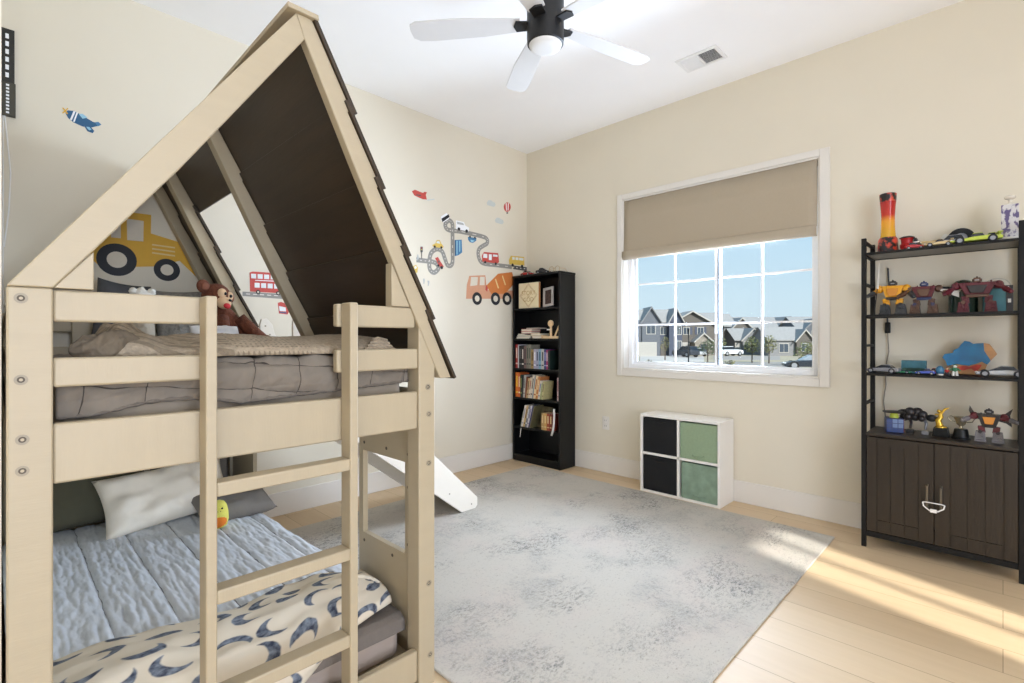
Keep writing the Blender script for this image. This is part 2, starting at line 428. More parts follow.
for k in range(5):
    a = math.radians(175 - 45.6 + 72 * k)      # measured from the room's x axis
    R = Matrix.Rotation(a, 4, 'Z'); Mx = Matrix.Translation((fc.x, fc.y, 2.675)) @ R
    bl = MB(); bl.xf = Mx @ Matrix.Rotation(math.radians(9), 4, 'X')
    pts = [(.12, -.040), (.3, -.06), (.55, -.07), (.62, -.066), (.65, -.045), (.655, 0), (.65, .04), (.62, .055), (.4, .06), (.12, .040)]
    bl.prism_z(pts, -.004, .004)
    bo = bl.build('blade', M_blade, fan, bev=.002)
    ar = MB(); ar.xf = Mx @ Matrix.Rotation(math.radians(9), 4, 'X'); ar.prism_z([(.07, -.028), (.14, -.032), (.152, 0), (.14, .032), (.07, .028)], -.012, -.0042)
    ar.build('blade_bracket', M_fblk, bo, bev=.002)

# rug
b = MB().box(1.075, .708, .0005, 3.442, 3.112, .011)
rug = single(b, 'area_rug', [rug_mat()], 'large pale grey distressed area rug on the oak floor', 'rug', bev=.004)
# ---------------------------------------------------------------- bunk bed
bed = thing('bunk_bed', 'cream house-shaped bunk bed with a dark boarded roof, ladder and slide', 'bunk bed', (.525, 2.41, 0))
XL0, XL1, XR0, XR1 = .0085, .0762, .977, 1.042
YF, YB = 1.39, 3.425
def bolts(po, pts, y):
    for x, z in pts:
        b = MB()
        b.use(0).lathe((x, y + .0005, z), [(.0105, 0), (.0105, .0016), (.0062, .0016), (.0062, .0004)], 18, rotm('X', 90))
        b.use(1).lathe((x, y + .0005, z), [(.0061, 0), (.0061, .0008), (.003, .0008), (.003, .0003)], 14, rotm('X', 90))
        b.build('bolt', [M_bolt, M_hole], po)
p = MB().box(XL0, YF, 0, XL1, YF + .07, 1.279).build('post', M_cream, bed, bev=.004)
bolts(p, [(.029, 1.256), (.029, 1.094), (.031, .975), (.031, .913)], YF)
p = MB().prism_y([(XR0, 0), (XR1, 0), (XR1, 1.172), (XR0 + .012, 1.279), (XR0, 1.279)], YF, YF + .07).build('post', M_cream, bed, bev=.004)
bolts(p, [(1.013, 1.013), (1.017, .921), (1.017, .755), (1.017, .348), (1.022, .104)], YF)
MB().box(XL0, YB - .07, 0, XL1, YB, 1.279).build('post', M_cream, bed, bev=.004)
MB().prism_y([(XR0, 0), (XR1, 0), (XR1, 1.172), (XR0 + .012, 1.279), (XR0, 1.279)], YB - .07, YB).build('post', M_cream, bed, bev=.004)
def rail(name, x0, z0, x1, z1, ya=YF + .008, yb=YF + .036): return MB().box(x0, ya, z0, x1, yb, z1).build(name, M_creamx, bed, bev=.005)
rail('end_rail', XL1, .875, XR0, 1.0)
rail('guard_rail', XL1, 1.211, .36, 1.277); rail('guard_rail', XL1, 1.075, .36, 1.136)
rail('guard_rail', .692, 1.211, XR0 - .012, 1.279, YF + .006, YF + .034); rail('guard_rail', .692, 1.076, XR0, 1.143, YF + .006, YF + .034)
rail('lower_rail', XL1, .03, XR0, .133)
for nm, z0, z1 in (('end_rail', .875, 1.0), ('guard_rail', 1.211, 1.277), ('guard_rail', 1.075, 1.136), ('lower_rail', .03, .133)):
    rail(nm, XL1, z0, XR0, z1, YB - .036, YB - .008)
MB().box(.255, YB - .062, 1.0, .37, YB - .037, 1.279).build('headboard_slat', M_cream, bed, bev=.003)
for xa, xb in ((XL0 + .004, XL0 + .03), (XR1 - .03, XR1 - .004)):
    MB().box(xa, YF + .07, .875, xb, YB - .07, 1.0).build('side_rail', M_cream, bed, bev=.004)
    MB().box(xa, YF + .07, .03, xb, YB - .07, .133).build('lower_rail', M_cream, bed, bev=.004)
MB().box(XL0 + .004, YF + .07, 1.211, XL0 + .03, YB - .07, 1.277).build('guard_rail', M_cream, bed, bev=.004)
MB().box(XL0 + .004, YF + .07, 1.075, XL0 + .03, YB - .07, 1.136).build('guard_rail', M_cream, bed, bev=.004)
MB().box(.045, YF + .04, .895, 1.005, YB - .04, .915).build('bunk_platform', M_white, bed, bev=.002)  # underside out of view, made white to bounce light into the lower bunk
MB().box(.045, YF + .04, .055, 1.005, YB - .04, .075).build('bunk_platform', M_cream, bed, bev=.002)
# ladder
lad = MB().box(.3385, 1.337, .0, .3628, 1.394, 1.277).build('ladder', M_cream, bed, bev=.004)
lad['label'] = 'cream ladder with flat rungs'
MB().box(.703, 1.337, .0, .728, 1.394, 1.281).build('stile', M_cream, lad, bev=.004)
for z0, z1 in ((.797, .831), (.539, .573), (.289, .325), (.04, .075)):
    MB().box(.3623, 1.338, z0, .7035, 1.388, z1).build('rung', M_creamx, lad, bev=.004)
# side play panels with a window hole, at the foot and at the head
def side_panel(ya, yb, hole):
    x0, x1 = .992, 1.012; z0, z1 = .133, .876
    b = MB()
    if hole:
        h0, h1, k0, k1 = hole
        b.box(x0, ya, z0, x1, yb, k0); b.box(x0, ya, k1, x1, yb, z1); b.box(x0, ya, k0, x1, h0, k1); b.box(x0, h1, k0, x1, yb, k1)
    else: b.box(x0, ya, z0, x1, yb, z1)
    o = b.build('side_panel', M_cream, bed)
    if hole:
        for yy, zz in ((h0 - .02, k1 + .03), (h0 + .12, k1 + .03), (h1 - .01, k1 + .03), (h0 - .02, .66), (h0 - .02, .46), (h0 + .08, k0 - .03), (h1 - .01, k0 - .03)):
            MB().lathe((x0 - .0002, yy, zz), [(.006, 0), (.006, .0012)], 12, rotm('Y', -90)).build('screw_hole', M_hole, o)
side_panel(YF + .06, 1.815, (1.496, 1.785, .424, .744))
side_panel(3.0, YB - .06, None)
# roof frame
oL = lambda x: 1.28 + 1.415 * (x - .008)
apex = (.595, 2.110); inn = (.593, 2.008)
dv = Vector((.4313, -.9022)); nv = Vector((.9022, .4313)); A = Vector(apex)
ends = [.045, .290, .515, .735, .96, 1.195]
left = [(.008, 1.2795), (.0762, 1.2795), (.141, 1.365), (.298, 1.578), inn, (.569, 2.071)]
saw = []
for k in range(4): saw += [A + dv * ends[k + 1] + nv * .013, A + dv * (ends[k + 1] + .001)]
right = [(.569, 2.071), inn, (.749, 1.678), (.941, 1.285), (1.061, 1.04), (1.109, 1.04)] + [(q.x, q.y) for q in reversed(saw)] + [(.613, 2.071)]
for ya, yb in ((YF - .004, YF + .028), (2.31, 2.36), (3.05, 3.11), (3.36, 3.42)):
    MB().prism_y(left, ya, yb).build('rafter', M_cream, bed, bev=.003)
    r = MB().prism_y(right, ya, yb).build('rafter', M_cream, bed, bev=.003)
MB().prism_y([(.0767, 1.28), (.1405, 1.28), (.1405, 1.362)], YF, YF + .036).build('gusset_block', M_cream, bed, bev=.002)
MB().prism_y([(.872, 1.28), (.941, 1.28), (.872, 1.418)], YF, YF + .036).build('gusset_block', M_cream, bed, bev=.002)
# ridge cap board
MB().prism_y([(.541, 2.070), (.628, 2.070), (.626, 2.084), (.541, 2.084)], 1.372, 3.42).build('ridge_cap', M_cream, bed, bev=.002)
# lapped roof boards on the boarded slope
def board(k, ya, yb):
    s0, s1 = ends[k], ends[k + 1]; top = s0 - (.03 if k else 0)
    a = A + dv * top + nv * .001; c = A + dv * (s1 + (.012 if k < 4 else 0)) + nv * (.0142 if k < 4 else .008)
    q = [a, a + nv * .011, c + nv * .011, c]
    MB().prism_y([(t.x, t.y) for t in q], ya, yb).build('roof_board', M_brown, bed, bev=.001)
board(0, YF - .012, 3.425)
for k in range(1, 5):
    board(k, YF - .012, 2.375); board(k, 3.035, 3.425)
# slide leaning out of the opening
def sl(x): return .554 - .80 * (x - 1.446)       # lower edge of the side boards
slide = MB()
pts = [(1.052, sl(1.052) + .035), (2.17, .0125), (2.30, .0125), (2.30, .09), (1.66, .62)]
ptsb = [(1.046, .87), (2.165, .0125), (2.285, .0125), (2.305, .03), (2.305, .085), (1.13, 1.20), (1.115, 1.26), (1.085, 1.295), (1.055, 1.29), (1.046, 1.26)]
y0, y1 = 2.59, 3.07
bedp = [(1.05, .985), (1.13, .965), (2.20, .055), (2.29, .03), (2.29, .045), (2.21, .072), (1.14, .985), (1.05, 1.003)]
slide = MB().prism_y(bedp, y0 + .018, y1 - .018).build('slide', M_slide, bed, bev=.002)
slide['label'] = 'white wooden slide with raised side boards'
for ya in (y0, y1 - .018):
    s = MB().prism_y(ptsb, ya, ya + .018).build('side_board', M_slide, slide, bev=.003)
    for x, z in ((1.075, 1.25), (1.10, 1.20), (2.06, .16), (2.25, .05)):
        MB().lathe((x, ya + .0005, z), [(.005, 0), (.005, .002)], 10, rotm('X', 90)).build('bolt', M_bolt, s)

# ---------------------------------------------------------------- upper bunk bedding
M_sheet = mat('pale_beige_sheet', (150, 135, 115), .85, var=.03)
M_qstitch = mat('quilt_stitch', (112, 104, 96), .9)
M_blan = mat('beige_blanket', (160, 144, 121), .95, var=.2, scale=90, bump=.8, bscale=90)
M_tan = mat('tan_linen', (112, 99, 81), .95, var=.08, scale=60, bump=.3, bscale=60)
def mattress(name, x0, x1, y0, y1, z0, z1, m, label):
    b = MB(); r = .03; n = 30
    def f(u, v):
        a = u * 2 * PI
        return None
    b.box(x0, y0, z0, x1, y1, z1)
    return single(b, name, [m], label, 'mattress', bev=.03, seg=4)
mattress('mattress', .083, .965, YF + .078, YB - .085, .916, 1.072, M_sheet, 'pale mattress of the upper bunk under the grey quilt')
def fbm(x, y, s=1): return noise.noise(Vector((x * s, y * s, 3.3))) + .5 * noise.noise(Vector((x * s * 2.1, y * s * 2.1, 9.1)))
# quilt: lies on top and hangs over the foot end with a wavy hem
def lerp_path(P, t):
    L = [0]
    for a, c in zip(P, P[1:]): L.append(L[-1] + (Vector(c) - Vector(a)).length)
    d = t * L[-1]
    for i in range(len(P) - 1):
        if d <= L[i + 1] or i == len(P) - 2:
            k = (d - L[i]) / (L[i + 1] - L[i]); return Vector(P[i]).lerp(Vector(P[i + 1]), k), d
def stitched(name, col, dark, su, sv, slant, width, bump=.3, bscale=35, st=(1, 1, 1), hem=None):
    """cloth with rows of stitching laid out in its own uv (in metres)"""
    m = mat(name, col, .92, var=.06, scale=26, bump=bump, bscale=bscale, stretch=st); nt = m.node_tree; N = nt.nodes; L = nt.links; bs = N['Principled BSDF']
    uv = N.new('ShaderNodeUVMap'); uv.uv_map = 'cloth'; sp = N.new('ShaderNodeSeparateXYZ'); L.new(uv.outputs[0], sp.inputs[0])
    wn = N.new('ShaderNodeTexNoise'); wn.inputs['Scale'].default_value = 9; L.new(uv.outputs[0], wn.inputs['Vector'])
    def M(op, a, c=None):
        k = N.new('ShaderNodeMath'); k.operation = op
        for i, q in enumerate((a, c)):
            if q is None: continue
            if isinstance(q, (int, float)): k.inputs[i].default_value = q
            else: L.new(q, k.inputs[i])
        return k.outputs[0]
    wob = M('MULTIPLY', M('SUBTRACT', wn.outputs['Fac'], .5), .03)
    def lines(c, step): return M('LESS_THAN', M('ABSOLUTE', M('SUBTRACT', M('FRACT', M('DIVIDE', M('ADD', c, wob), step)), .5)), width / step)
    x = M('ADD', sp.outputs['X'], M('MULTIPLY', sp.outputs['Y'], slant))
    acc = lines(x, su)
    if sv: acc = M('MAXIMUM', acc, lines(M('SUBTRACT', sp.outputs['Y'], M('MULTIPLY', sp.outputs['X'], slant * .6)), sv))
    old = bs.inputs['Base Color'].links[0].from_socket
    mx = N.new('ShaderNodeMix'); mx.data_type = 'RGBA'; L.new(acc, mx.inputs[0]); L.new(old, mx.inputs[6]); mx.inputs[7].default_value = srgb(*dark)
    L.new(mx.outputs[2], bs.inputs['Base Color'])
    return m
M_quilt = stitched('warm_grey_quilt', (120, 110, 97), (60, 52, 44), .118, .072, .16, .0015)  # dark seam lines: stitching plus groove shade put into the colour
def groove(c, step):
    g = abs((c / step) % 1 - .5) * 2 * step / 2
    return min(1, g / .022)
def q_up(u, v):
    x = .084 + .884 * u
    hem = 1.004 if u < .07 else 1.006 + (.022 * (math.sin((u - .07) / .34 * PI) if u < .41 else 0)) + max(0, u - .41) * .045
    P = [(0, 3.2, 1.088), (0, 2.2, 1.092), (0, 1.60, 1.105), (0, 1.52, 1.115), (0, 1.476, 1.112), (0, 1.454, 1.095), (0, 1.450, 1.07), (0, 1.452, hem)]
    v2 = v / .3 * .82 if v < .3 else .82 + (v - .3) / .7 * .18
    q, d = lerp_path(P, v2)
    QU[(round(u, 5), round(v, 5))] = (x, d)
    wob = 0
    g = min(groove(x + d * .16, .118), groove(d - x * .096, .072)) ** .6
    wr = noise.noise(Vector((x * 14 + d * 6, d * 26, 4))) + .8 * noise.noise(Vector((x * 38 + d * 24, d * 22, 8)))
    front = q.y < 1.465
    puff = .012 * g + .008 * wr
    puff *= min(1, min(u, 1 - u) * 30 + .3)
    if v > .93: puff += .003
    return (x, q.y - puff * (.8 if front else .3), q.z + (puff if not front else 0))
QU = {}
b = MB().grid(190, 150, q_up)
b.uv = {k: QU[(round(c[0], 5), round(c[1], 5))] for k, c in b.uv.items()}
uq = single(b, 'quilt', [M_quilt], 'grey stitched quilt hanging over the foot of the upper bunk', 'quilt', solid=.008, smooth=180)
hp_ = [Vector(q_up(i / 90, 1)) for i in range(91)]
MB().tube([q + Vector((0, -.001, .002)) for q in hp_], [.0052 + .0012 * math.sin(i * 1.9) for i in range(91)], 8).build('hem_binding', mat('grey_binding', (104, 95, 84), .95, var=.15, scale=90, bump=.4, bscale=80), uq, smooth=180)
# beige patterned blanket piled along the foot end
def knit(m):
    nt = m.node_tree; N = nt.nodes; L = nt.links; bs = N['Principled BSDF']
    uv = N.new('ShaderNodeUVMap'); uv.uv_map = 'cloth'; sp = N.new('ShaderNodeSeparateXYZ'); L.new(uv.outputs[0], sp.inputs[0])
    def M(op, a, c=None):
        k = N.new('ShaderNodeMath'); k.operation = op
        for i, q in enumerate((a, c)):
            if q is None: continue
            if isinstance(q, (int, float)): k.inputs[i].default_value = q
            else: L.new(q, k.inputs[i])
        return k.outputs[0]
    x, y = sp.outputs['X'], sp.outputs['Y']
    rib = M('GREATER_THAN', M('SINE', M('ADD', M('MULTIPLY', y, 120), M('MULTIPLY', x, 40))), .35)
    dia = M('GREATER_THAN', M('MULTIPLY', M('SINE', M('ADD', M('MULTIPLY', x, 190), M('MULTIPLY', y, 120))), M('SINE', M('SUBTRACT', M('MULTIPLY', x, 190), M('MULTIPLY', y, 120)))), .45)
    pick = M('GREATER_THAN', x, .36); plain = M('LESS_THAN', x, .62)
    f = M('MULTIPLY', M('MULTIPLY', M('ADD', M('MULTIPLY', rib, M('SUBTRACT', 1, pick)), M('MULTIPLY', dia, pick)), plain), .75)
    old = bs.inputs['Base Color'].links[0].from_socket
    mx = N.new('ShaderNodeMix'); mx.data_type = 'RGBA'; L.new(f, mx.inputs[0]); L.new(old, mx.inputs[6]); mx.inputs[7].default_value = srgb(122, 107, 86); L.new(mx.outputs[2], bs.inputs['Base Color'])
knit(M_blan)
def blan(u, v):
    x = .150 + .795 * u
    prof = math.sin(PI * min(1, max(0, v))) ** .38
    heap = math.exp(-((u - .09) / .07) ** 2)
    hgt = .052 + .006 * fbm(x * 5, 2.2) + .030 * heap + .004 * math.sin(x * 17)
    hgt *= min(1, u * 14 + .1) * min(1, (1 - u) * 20 + .3)
    y = 1.458 + .53 * v + .010 * fbm(x * 8, v * 4)
    k = 1 if u < .42 else .35
    fold = k * (.007 * math.sin(x * 60 - v * 16) * (heap + .25) + .005 * fbm(x * 26, v * 30)) + .0018 * math.sin(v * 95 + 6 * math.sin(x * 9)) * (u < .55)
    return (x, y - .012 * math.sin(v * PI), 1.131 + (hgt + fold) * prof)
b = MB().grid(220, 90, blan)
single(b, 'patterned_blanket', [M_blan], 'rumpled beige textured blanket spread over the grey quilt on the upper bunk', 'blanket', solid=.006, smooth=180)
# tan linen bundle at the alcove end of the blanket
b = MB()
def bund(u, v):
    a = v * 2 * PI; r = (math.sin(PI * u) ** .4)
    x = .105 + .125 * u + .02 * math.cos(a) * u
    w = 1 + .30 * noise.noise(Vector((u * 5, math.cos(a) * 1.6, math.sin(a) * 1.6))) + .14 * math.sin(a * 4 + u * 9) * r + .10 * noise.noise(Vector((u * 16, math.cos(a) * 5, math.sin(a) * 5)))
    return (x, 1.478 + .030 * r * math.cos(a) * w, 1.150 + (.026 + .016 * u) * r * math.sin(a) * w + .010 * u)
b.grid(60, 72, bund)
single(b, 'folded_throw', [M_tan], 'crumpled tan linen throw tucked at the alcove end of the upper bunk', 'throw', smooth=180)
b = MB()
for k in range(5):
    zz = 1.132 + k * .010
    b.tube([(.80 + .012 * k, 1.447 + .004 * k, zz), (.86, 1.437 + .004 * k, zz + .004), (.925 - .006 * k, 1.447 + .005 * k, zz - .001)], [.006, .0075, .005], 8)
single(b, 'knitted_scarf', [M_blan], 'folded fringed beige knit lying at the roof side end of the blanket', 'scarf')

# pillows and soft toys near the head of the upper bunk
M_char = mat('charcoal_cotton', (74, 74, 76), .9, var=.08, bump=.2, bscale=40)
M_gknit = mat('grey_knit', (128, 124, 116), .95, var=.2, scale=80, bump=.9, bscale=70)
M_fluff = mat('cream_fluff', (220, 214, 200), 1, var=.08, bump=.9, bscale=50)
def pillow(name, c, w, h, t, tilt, yaw, m, label, seed=0, wr=.012, roll=0, group=None):
    M = Matrix.Translation(c) @ Matrix.Rotation(math.radians(yaw), 4, 'Z') @ Matrix.Rotation(math.radians(tilt), 4, 'X') @ Matrix.Rotation(math.radians(roll), 4, 'Z')
    mb = pillow_mesh(w, h, t, M, seed, wr=wr)
    return single(mb, name, [m], label, 'pillow', smooth=180, weld=True)
pillow('pillow', (.44, 3.28, 1.285), .23, .40, .10, 76, 3, M_char, 'charcoal pillow leaning behind the beam at the head of the upper bunk', 2, roll=-8)
pillow('pillow', (.705, 3.22, 1.275), .27, .36, .12, 72, -2, M_gknit, 'grey knitted cushion at the head of the upper bunk, beneath the yellow tractor', 5, roll=3)
fl = MB(); fl.ball((.50, 3.10, 1.378), (.052, .045, .052), 20, 14, bumpy=.3)
fl.ball((.462, 3.085, 1.413), .018, 12, 8, bumpy=.3); fl.ball((.538, 3.085, 1.413), .018, 12, 8, bumpy=.3)
fo = thing('plush_toy', 'small fluffy cream soft toy between the pillows of the upper bunk', 'soft toy', (.50, 3.10, 1.10))
fl.build('plush_head', M_fluff, fo, smooth=180)
MB().ball((.505, 3.11, 1.215), (.050, .050, .125), 20, 14, bumpy=.2).build('plush_body', mat('beige_fluff', (176, 164, 144), 1, var=.1, bump=.9, bscale=50), fo, smooth=180)
for sx in (-1, 1): MB().ball((.50 + .022 * sx, 3.045, 1.385), .006, 10, 8).build('eye', M_hole, fo)

# plush monkey
M_mk = mat('brown_plush', (98, 52, 30), .95, var=.2, scale=60, bump=.7, bscale=70)
M_mf = mat('tan_felt', (208, 172, 132), .9, var=.04)
M_mr = mat('red_felt', (190, 40, 42), .8)
mk = thing('plush_monkey', 'brown plush monkey with a tan face and open red mouth leaning on the upper bunk', 'soft toy', (.80, 2.62, 1.10))
HS = .80; hc = Vector((.700, 2.60, 1.372)); hr = Matrix.Rotation(math.radians(34), 3, 'Z') @ Matrix.Rotation(math.radians(14), 3, 'Y') @ Matrix.Rotation(math.radians(8), 3, 'X')
B = MB()
def skin_chain(pts, radii, n=14):
    B.tube(pts, radii, n)
B.ball((.760, 2.63, 1.232), (.058, .055, .120), 20, 14, rotm('Y', -26))
B.build('plush_torso', M_mk, mk, smooth=180)
H = MB(); H.ball(hc, (.062, .058, .060), 24, 16, hr)
ho = H.build('head', M_mk, mk, smooth=180)
def hp(x, y, z): return hc + hr @ (Vector((x, y, z)) * HS)
for sx in (-1, 1):
    e = MB(); e.ball(hp(.098 * sx, .01, .026), (.036, .014, .030), 16, 12, hr); e.build('ear', M_mk, ho, smooth=180)
    e = MB(); e.ball(hp(.098 * sx, -.005, .026), (.022, .007, .018), 14, 10, hr); e.build('inner_ear', mat('ear_brown', (120, 70, 46), .9), ho, smooth=180)
    e = MB(); e.ball(hp(.027 * sx, -.056, .016), (.023, .016, .023), 14, 10, hr); e.build('eye_patch', M_mf, ho, smooth=180)
    e = MB(); e.ball(hp(.022 * sx, -.074, .018), .0075, 12, 8); e.build('eye', M_black, ho, smooth=180)
e = MB(); e.ball(hp(0, -.062, -.030), (.037, .027, .029), 18, 12, hr); e.build('muzzle', M_mf, ho, smooth=180)
e = MB(); e.ball(hp(0, -.090, -.046), (.019, .011, .013), 16, 10, hr); e.build('mouth', M_mr, ho, smooth=180)
e = MB(); e.ball(hp(0, -.100, -.012), (.009, .006, .006), 12, 8, hr); e.build('nose', M_black, ho, smooth=180)
for pts, nm in (([(.715, 2.585, 1.27), (.715, 2.54, 1.20), (.745, 2.51, 1.14)], 'arm'), ([(.795, 2.60, 1.27), (.845, 2.575, 1.215), (.905, 2.56, 1.165)], 'arm'),
                ([(.79, 2.58, 1.153), (.80, 2.48, 1.146), (.80, 2.42, 1.142)], 'leg'), ([(.86, 2.58, 1.153), (.90, 2.50, 1.146), (.93, 2.44, 1.142)], 'leg')):
    m2 = MB(); m2.tube(pts, [.034, .030, .024], 14); m2.ball(pts[-1], .030, 14, 10); m2.build(nm, M_mk, mk, smooth=180)
pillow('pillow', (.66, 2.43, 1.17), .20, .14, .08, 60, 10, M_white, 'small white cushion beside the plush monkey on the upper bunk', 11)

# ---------------------------------------------------------------- lower bunk bedding
M_mauve = mat('taupe_sheet', (166, 150, 136), .85, var=.04, scale=8, bump=.15, bscale=14, stretch=(2, 1, 5))
M_fleece = mat('grey_brown_fleece', (112, 103, 94), .95, var=.08, bump=.4, bscale=80)
M_sage = mat('dark_sage_cotton', (94, 92, 74), .92, var=.06, bump=.2, bscale=40)
M_ivory = mat('ivory_cotton', (242, 233, 216), .9, var=.03, bump=.15, bscale=30)
M_grey = mat('grey_cotton', (118, 112, 104), .92, var=.06, bump=.3, bscale=20)
mattress('mattress', .085, .970, YF + .10, YB - .085, .076, .214, M_mauve, 'taupe mattress of the lower bunk behind the ladder')
b = MB()
def fleece(u, v):
    x = .087 + .888 * u
    P = [(0, 1.63, .224), (0, 1.58, .224), (0, 1.50, .224), (0, 1.478, .210), (0, 1.474, .176)]
    q, d = lerp_path(P, v)
    z = q.z + .0015 * fbm(x * 9, d * 9)
    return (x, q.y, z)
b.grid(50, 60, fleece)
single(b, 'fleece_blanket', [M_fleece], 'thin grey brown blanket edge hanging over the lower mattress', 'blanket', solid=.012, smooth=180)
M_blue = stitched('blue_grey_quilt', (208, 212, 216), (138, 141, 145), .165, 0, 0, .0016, bump=.15, bscale=26, st=(2.4, 1, 1))
LU = {}
def q_low(u, v):
    x = .018 + .968 * u - .012 * v; y = 1.66 + 1.525 * v
    LU[(round(u, 5), round(v, 5))] = (x, y)
    sx = (x / .165) % 1; g = abs(sx - .5)
    wr = noise.noise(Vector((x * 38, y * 7, 1.7))) + .9 * noise.noise(Vector((x * 75, y * 15, 5.5))) + .4 * noise.noise(Vector((x * 110, y * 40, 2.5)))
    z = .250 + .012 * min(1, (g / .10)) ** .6 + .0052 * wr * min(1, g / .06 + .12) + .006 * fbm(x * 3, y * 2)
    if u > .94: z -= ((u - .94) / .06) ** 2 * .018
    if u < .04: z -= ((.04 - u) / .04) ** 2 * .015
    return (x, y, z)
b = MB().grid(320, 230, q_low)
b.uv = {k: LU[(round(c[0], 5), round(c[1], 5))] for k, c in b.uv.items()}
single(b, 'bed_quilt', [M_blue], 'blue grey crinkled quilt with long stitched lines covering the lower bunk', 'quilt', solid=.006, smooth=180)
# comforter printed with moon phases, bunched at the foot
def moon_mat():
    m = bpy.data.materials.new('moon_print'); m.use_nodes = True; nt = m.node_tree; N = nt.nodes; L = nt.links
    b = N['Principled BSDF']; b.inputs['Roughness'].default_value = .9
    uv = N.new('ShaderNodeUVMap'); uv.uv_map = 'cloth'
    sc = N.new('ShaderNodeVectorMath'); sc.operation = 'MULTIPLY'; sc.inputs[1].default_value = (.93, .72, 0); L.new(uv.outputs[0], sc.inputs[0])
    wn = N.new('ShaderNodeTexNoise'); wn.inputs['Scale'].default_value = 26; L.new(sc.outputs[0], wn.inputs['Vector'])
    ws = N.new('ShaderNodeVectorMath'); ws.operation = 'SCALE'; ws.inputs['Scale'].default_value = .010; L.new(wn.outputs['Color'], ws.inputs[0])
    ad = N.new('ShaderNodeVectorMath'); L.new(sc.outputs[0], ad.inputs[0]); L.new(ws.outputs[0], ad.inputs[1])
    acc = None
    def inside(c, r):
        d = N.new('ShaderNodeVectorMath'); d.operation = 'DISTANCE'; L.new(ad.outputs[0], d.inputs[0]); d.inputs[1].default_value = (c[0] + .005, c[1] + .005, .005)
        k = N.new('ShaderNodeMapRange'); k.inputs[1].default_value = r + .0025; k.inputs[2].default_value = r - .0025; L.new(d.outputs['Value'], k.inputs[0]); return k.outputs[0]
    rnd = random.Random(3)
    moons = []
    for j in range(6):
        for i in range(7):
            cx = .04 + i * .138 + (.065 if j % 2 else 0) + rnd.uniform(-.015, .015); cy = .06 + j * .122 + rnd.uniform(-.02, .02)
            moons.append((cx, cy, rnd.choice(['c', 'c', 'c', 'g', 'c', 'h', 'c']), rnd.uniform(0, 6.28)))
    for cx, cy, kind, a in moons:
        r = .050
        s = inside((cx, cy), r)
        if kind in 'gh':
            t = inside((cx + .036 * math.cos(a), cy + .036 * math.sin(a)), r)
            k = N.new('ShaderNodeMath'); k.operation = 'MINIMUM'; L.new(s, k.inputs[0]); L.new(t, k.inputs[1]); s = k.outputs[0]
        elif kind != 'f':
            off = {'c': .028, 'g': .074, 'h': .050}[kind]; r2 = {'c': .043, 'g': .052, 'h': .052}[kind]
            t = inside((cx + off * math.cos(a), cy + off * math.sin(a)), r2)
            k = N.new('ShaderNodeMath'); k.operation = 'SUBTRACT'; k.use_clamp = True; L.new(s, k.inputs[0]); L.new(t, k.inputs[1]); s = k.outputs[0]
        if acc is None: acc = s
        else:
            k = N.new('ShaderNodeMath'); k.operation = 'MAXIMUM'; L.new(acc, k.inputs[0]); L.new(s, k.inputs[1]); acc = k.outputs[0]
    n = N.new('ShaderNodeTexNoise'); n.inputs['Scale'].default_value = 42; n.inputs['Detail'].default_value = 5; L.new(sc.outputs[0], n.inputs['Vector'])
    r = N.new('ShaderNodeValToRGB'); e = r.color_ramp.elements
    e[0].position = .35; e[0].color = srgb(52, 58, 74); e[1].position = .68; e[1].color = srgb(132, 140, 150); L.new(n.outputs['Fac'], r.inputs[0])
    x = N.new('ShaderNodeMix'); x.data_type = 'RGBA'; L.new(acc, x.inputs[0]); x.inputs[6].default_value = srgb(214, 202, 180); L.new(r.outputs[0], x.inputs[7])
    L.new(x.outputs[2], b.inputs['Base Color'])
    return m
def comf(u, v):
    x = .088 + .875 * u
    front = 1.452 + .006 * math.sin(u * 5)
    if u > .62: front += .10 * ((u - .62) / .38) ** 1.2
    lift = min(1, max(0, (u - .6) / .15))
    back = 1.86 - .09 * u + .03 * math.sin(u * 9 + 1) - (.10 * max(0, (.3 - u)))
    P = [(0, back, .288), (0, back - .03, .300), (0, back - .15, .318), (0, front + .13, .312), (0, front + .05, .29), (0, front + .008, .25 + .02 * lift), (0, front, .20 + .052 * lift), (0, front + .01, .165 if u < .6 else (.165 + .085 * min(1, (u - .6) / .15)))]
    q, d = lerp_path(P, v)
    k = min(1, 6 * min(u, 1 - u) + .1)
    w = .016 * noise.noise(Vector((x * 5, d * 11, 2))) + .010 * noise.noise(Vector((x * 12, d * 18, 7)))
    bulge = .02 * math.sin(PI * v)
    z = q.z + (w + bulge) * k * (1 if v < .8 else .4)
    if u > .93: z -= ((u - .93) / .07) ** 2 * .03 * math.sin(PI * min(1, v * 1.2))
    return (x, q.y - w * .5 * (v > .7), max(z, .16))
b = MB().grid(110, 80, comf)
single(b, 'moon_comforter', [moon_mat()], 'cream comforter printed with dark moon phases bunched at the foot of the lower bunk', 'comforter', solid=.012, smooth=180)
pillow('pillow', (.32, 3.235, .47), .46, .44, .15, 66, 2, M_sage, 'dark sage green pillow leaning at the head of the lower bunk', 21)
pillow('pillow', (.595, 3.01, .397), .56, .30, .12, 55, 4, M_ivory, 'ivory pillow leaning on the green one in the lower bunk', 31, wr=.030, roll=4)
pillow('pillow', (.752, 3.27, .49), .40, .46, .12, 68, -3, M_grey, 'large grey wrinkled pillow standing at the back of the lower bunk', 41, wr=.02, roll=-5)
pillow('pillow', (.85, 2.86, .322), .36, .23, .10, 20, 2, M_grey, 'small grey pillow lying flat beside the plush carrot in the lower bunk', 51, wr=.012)
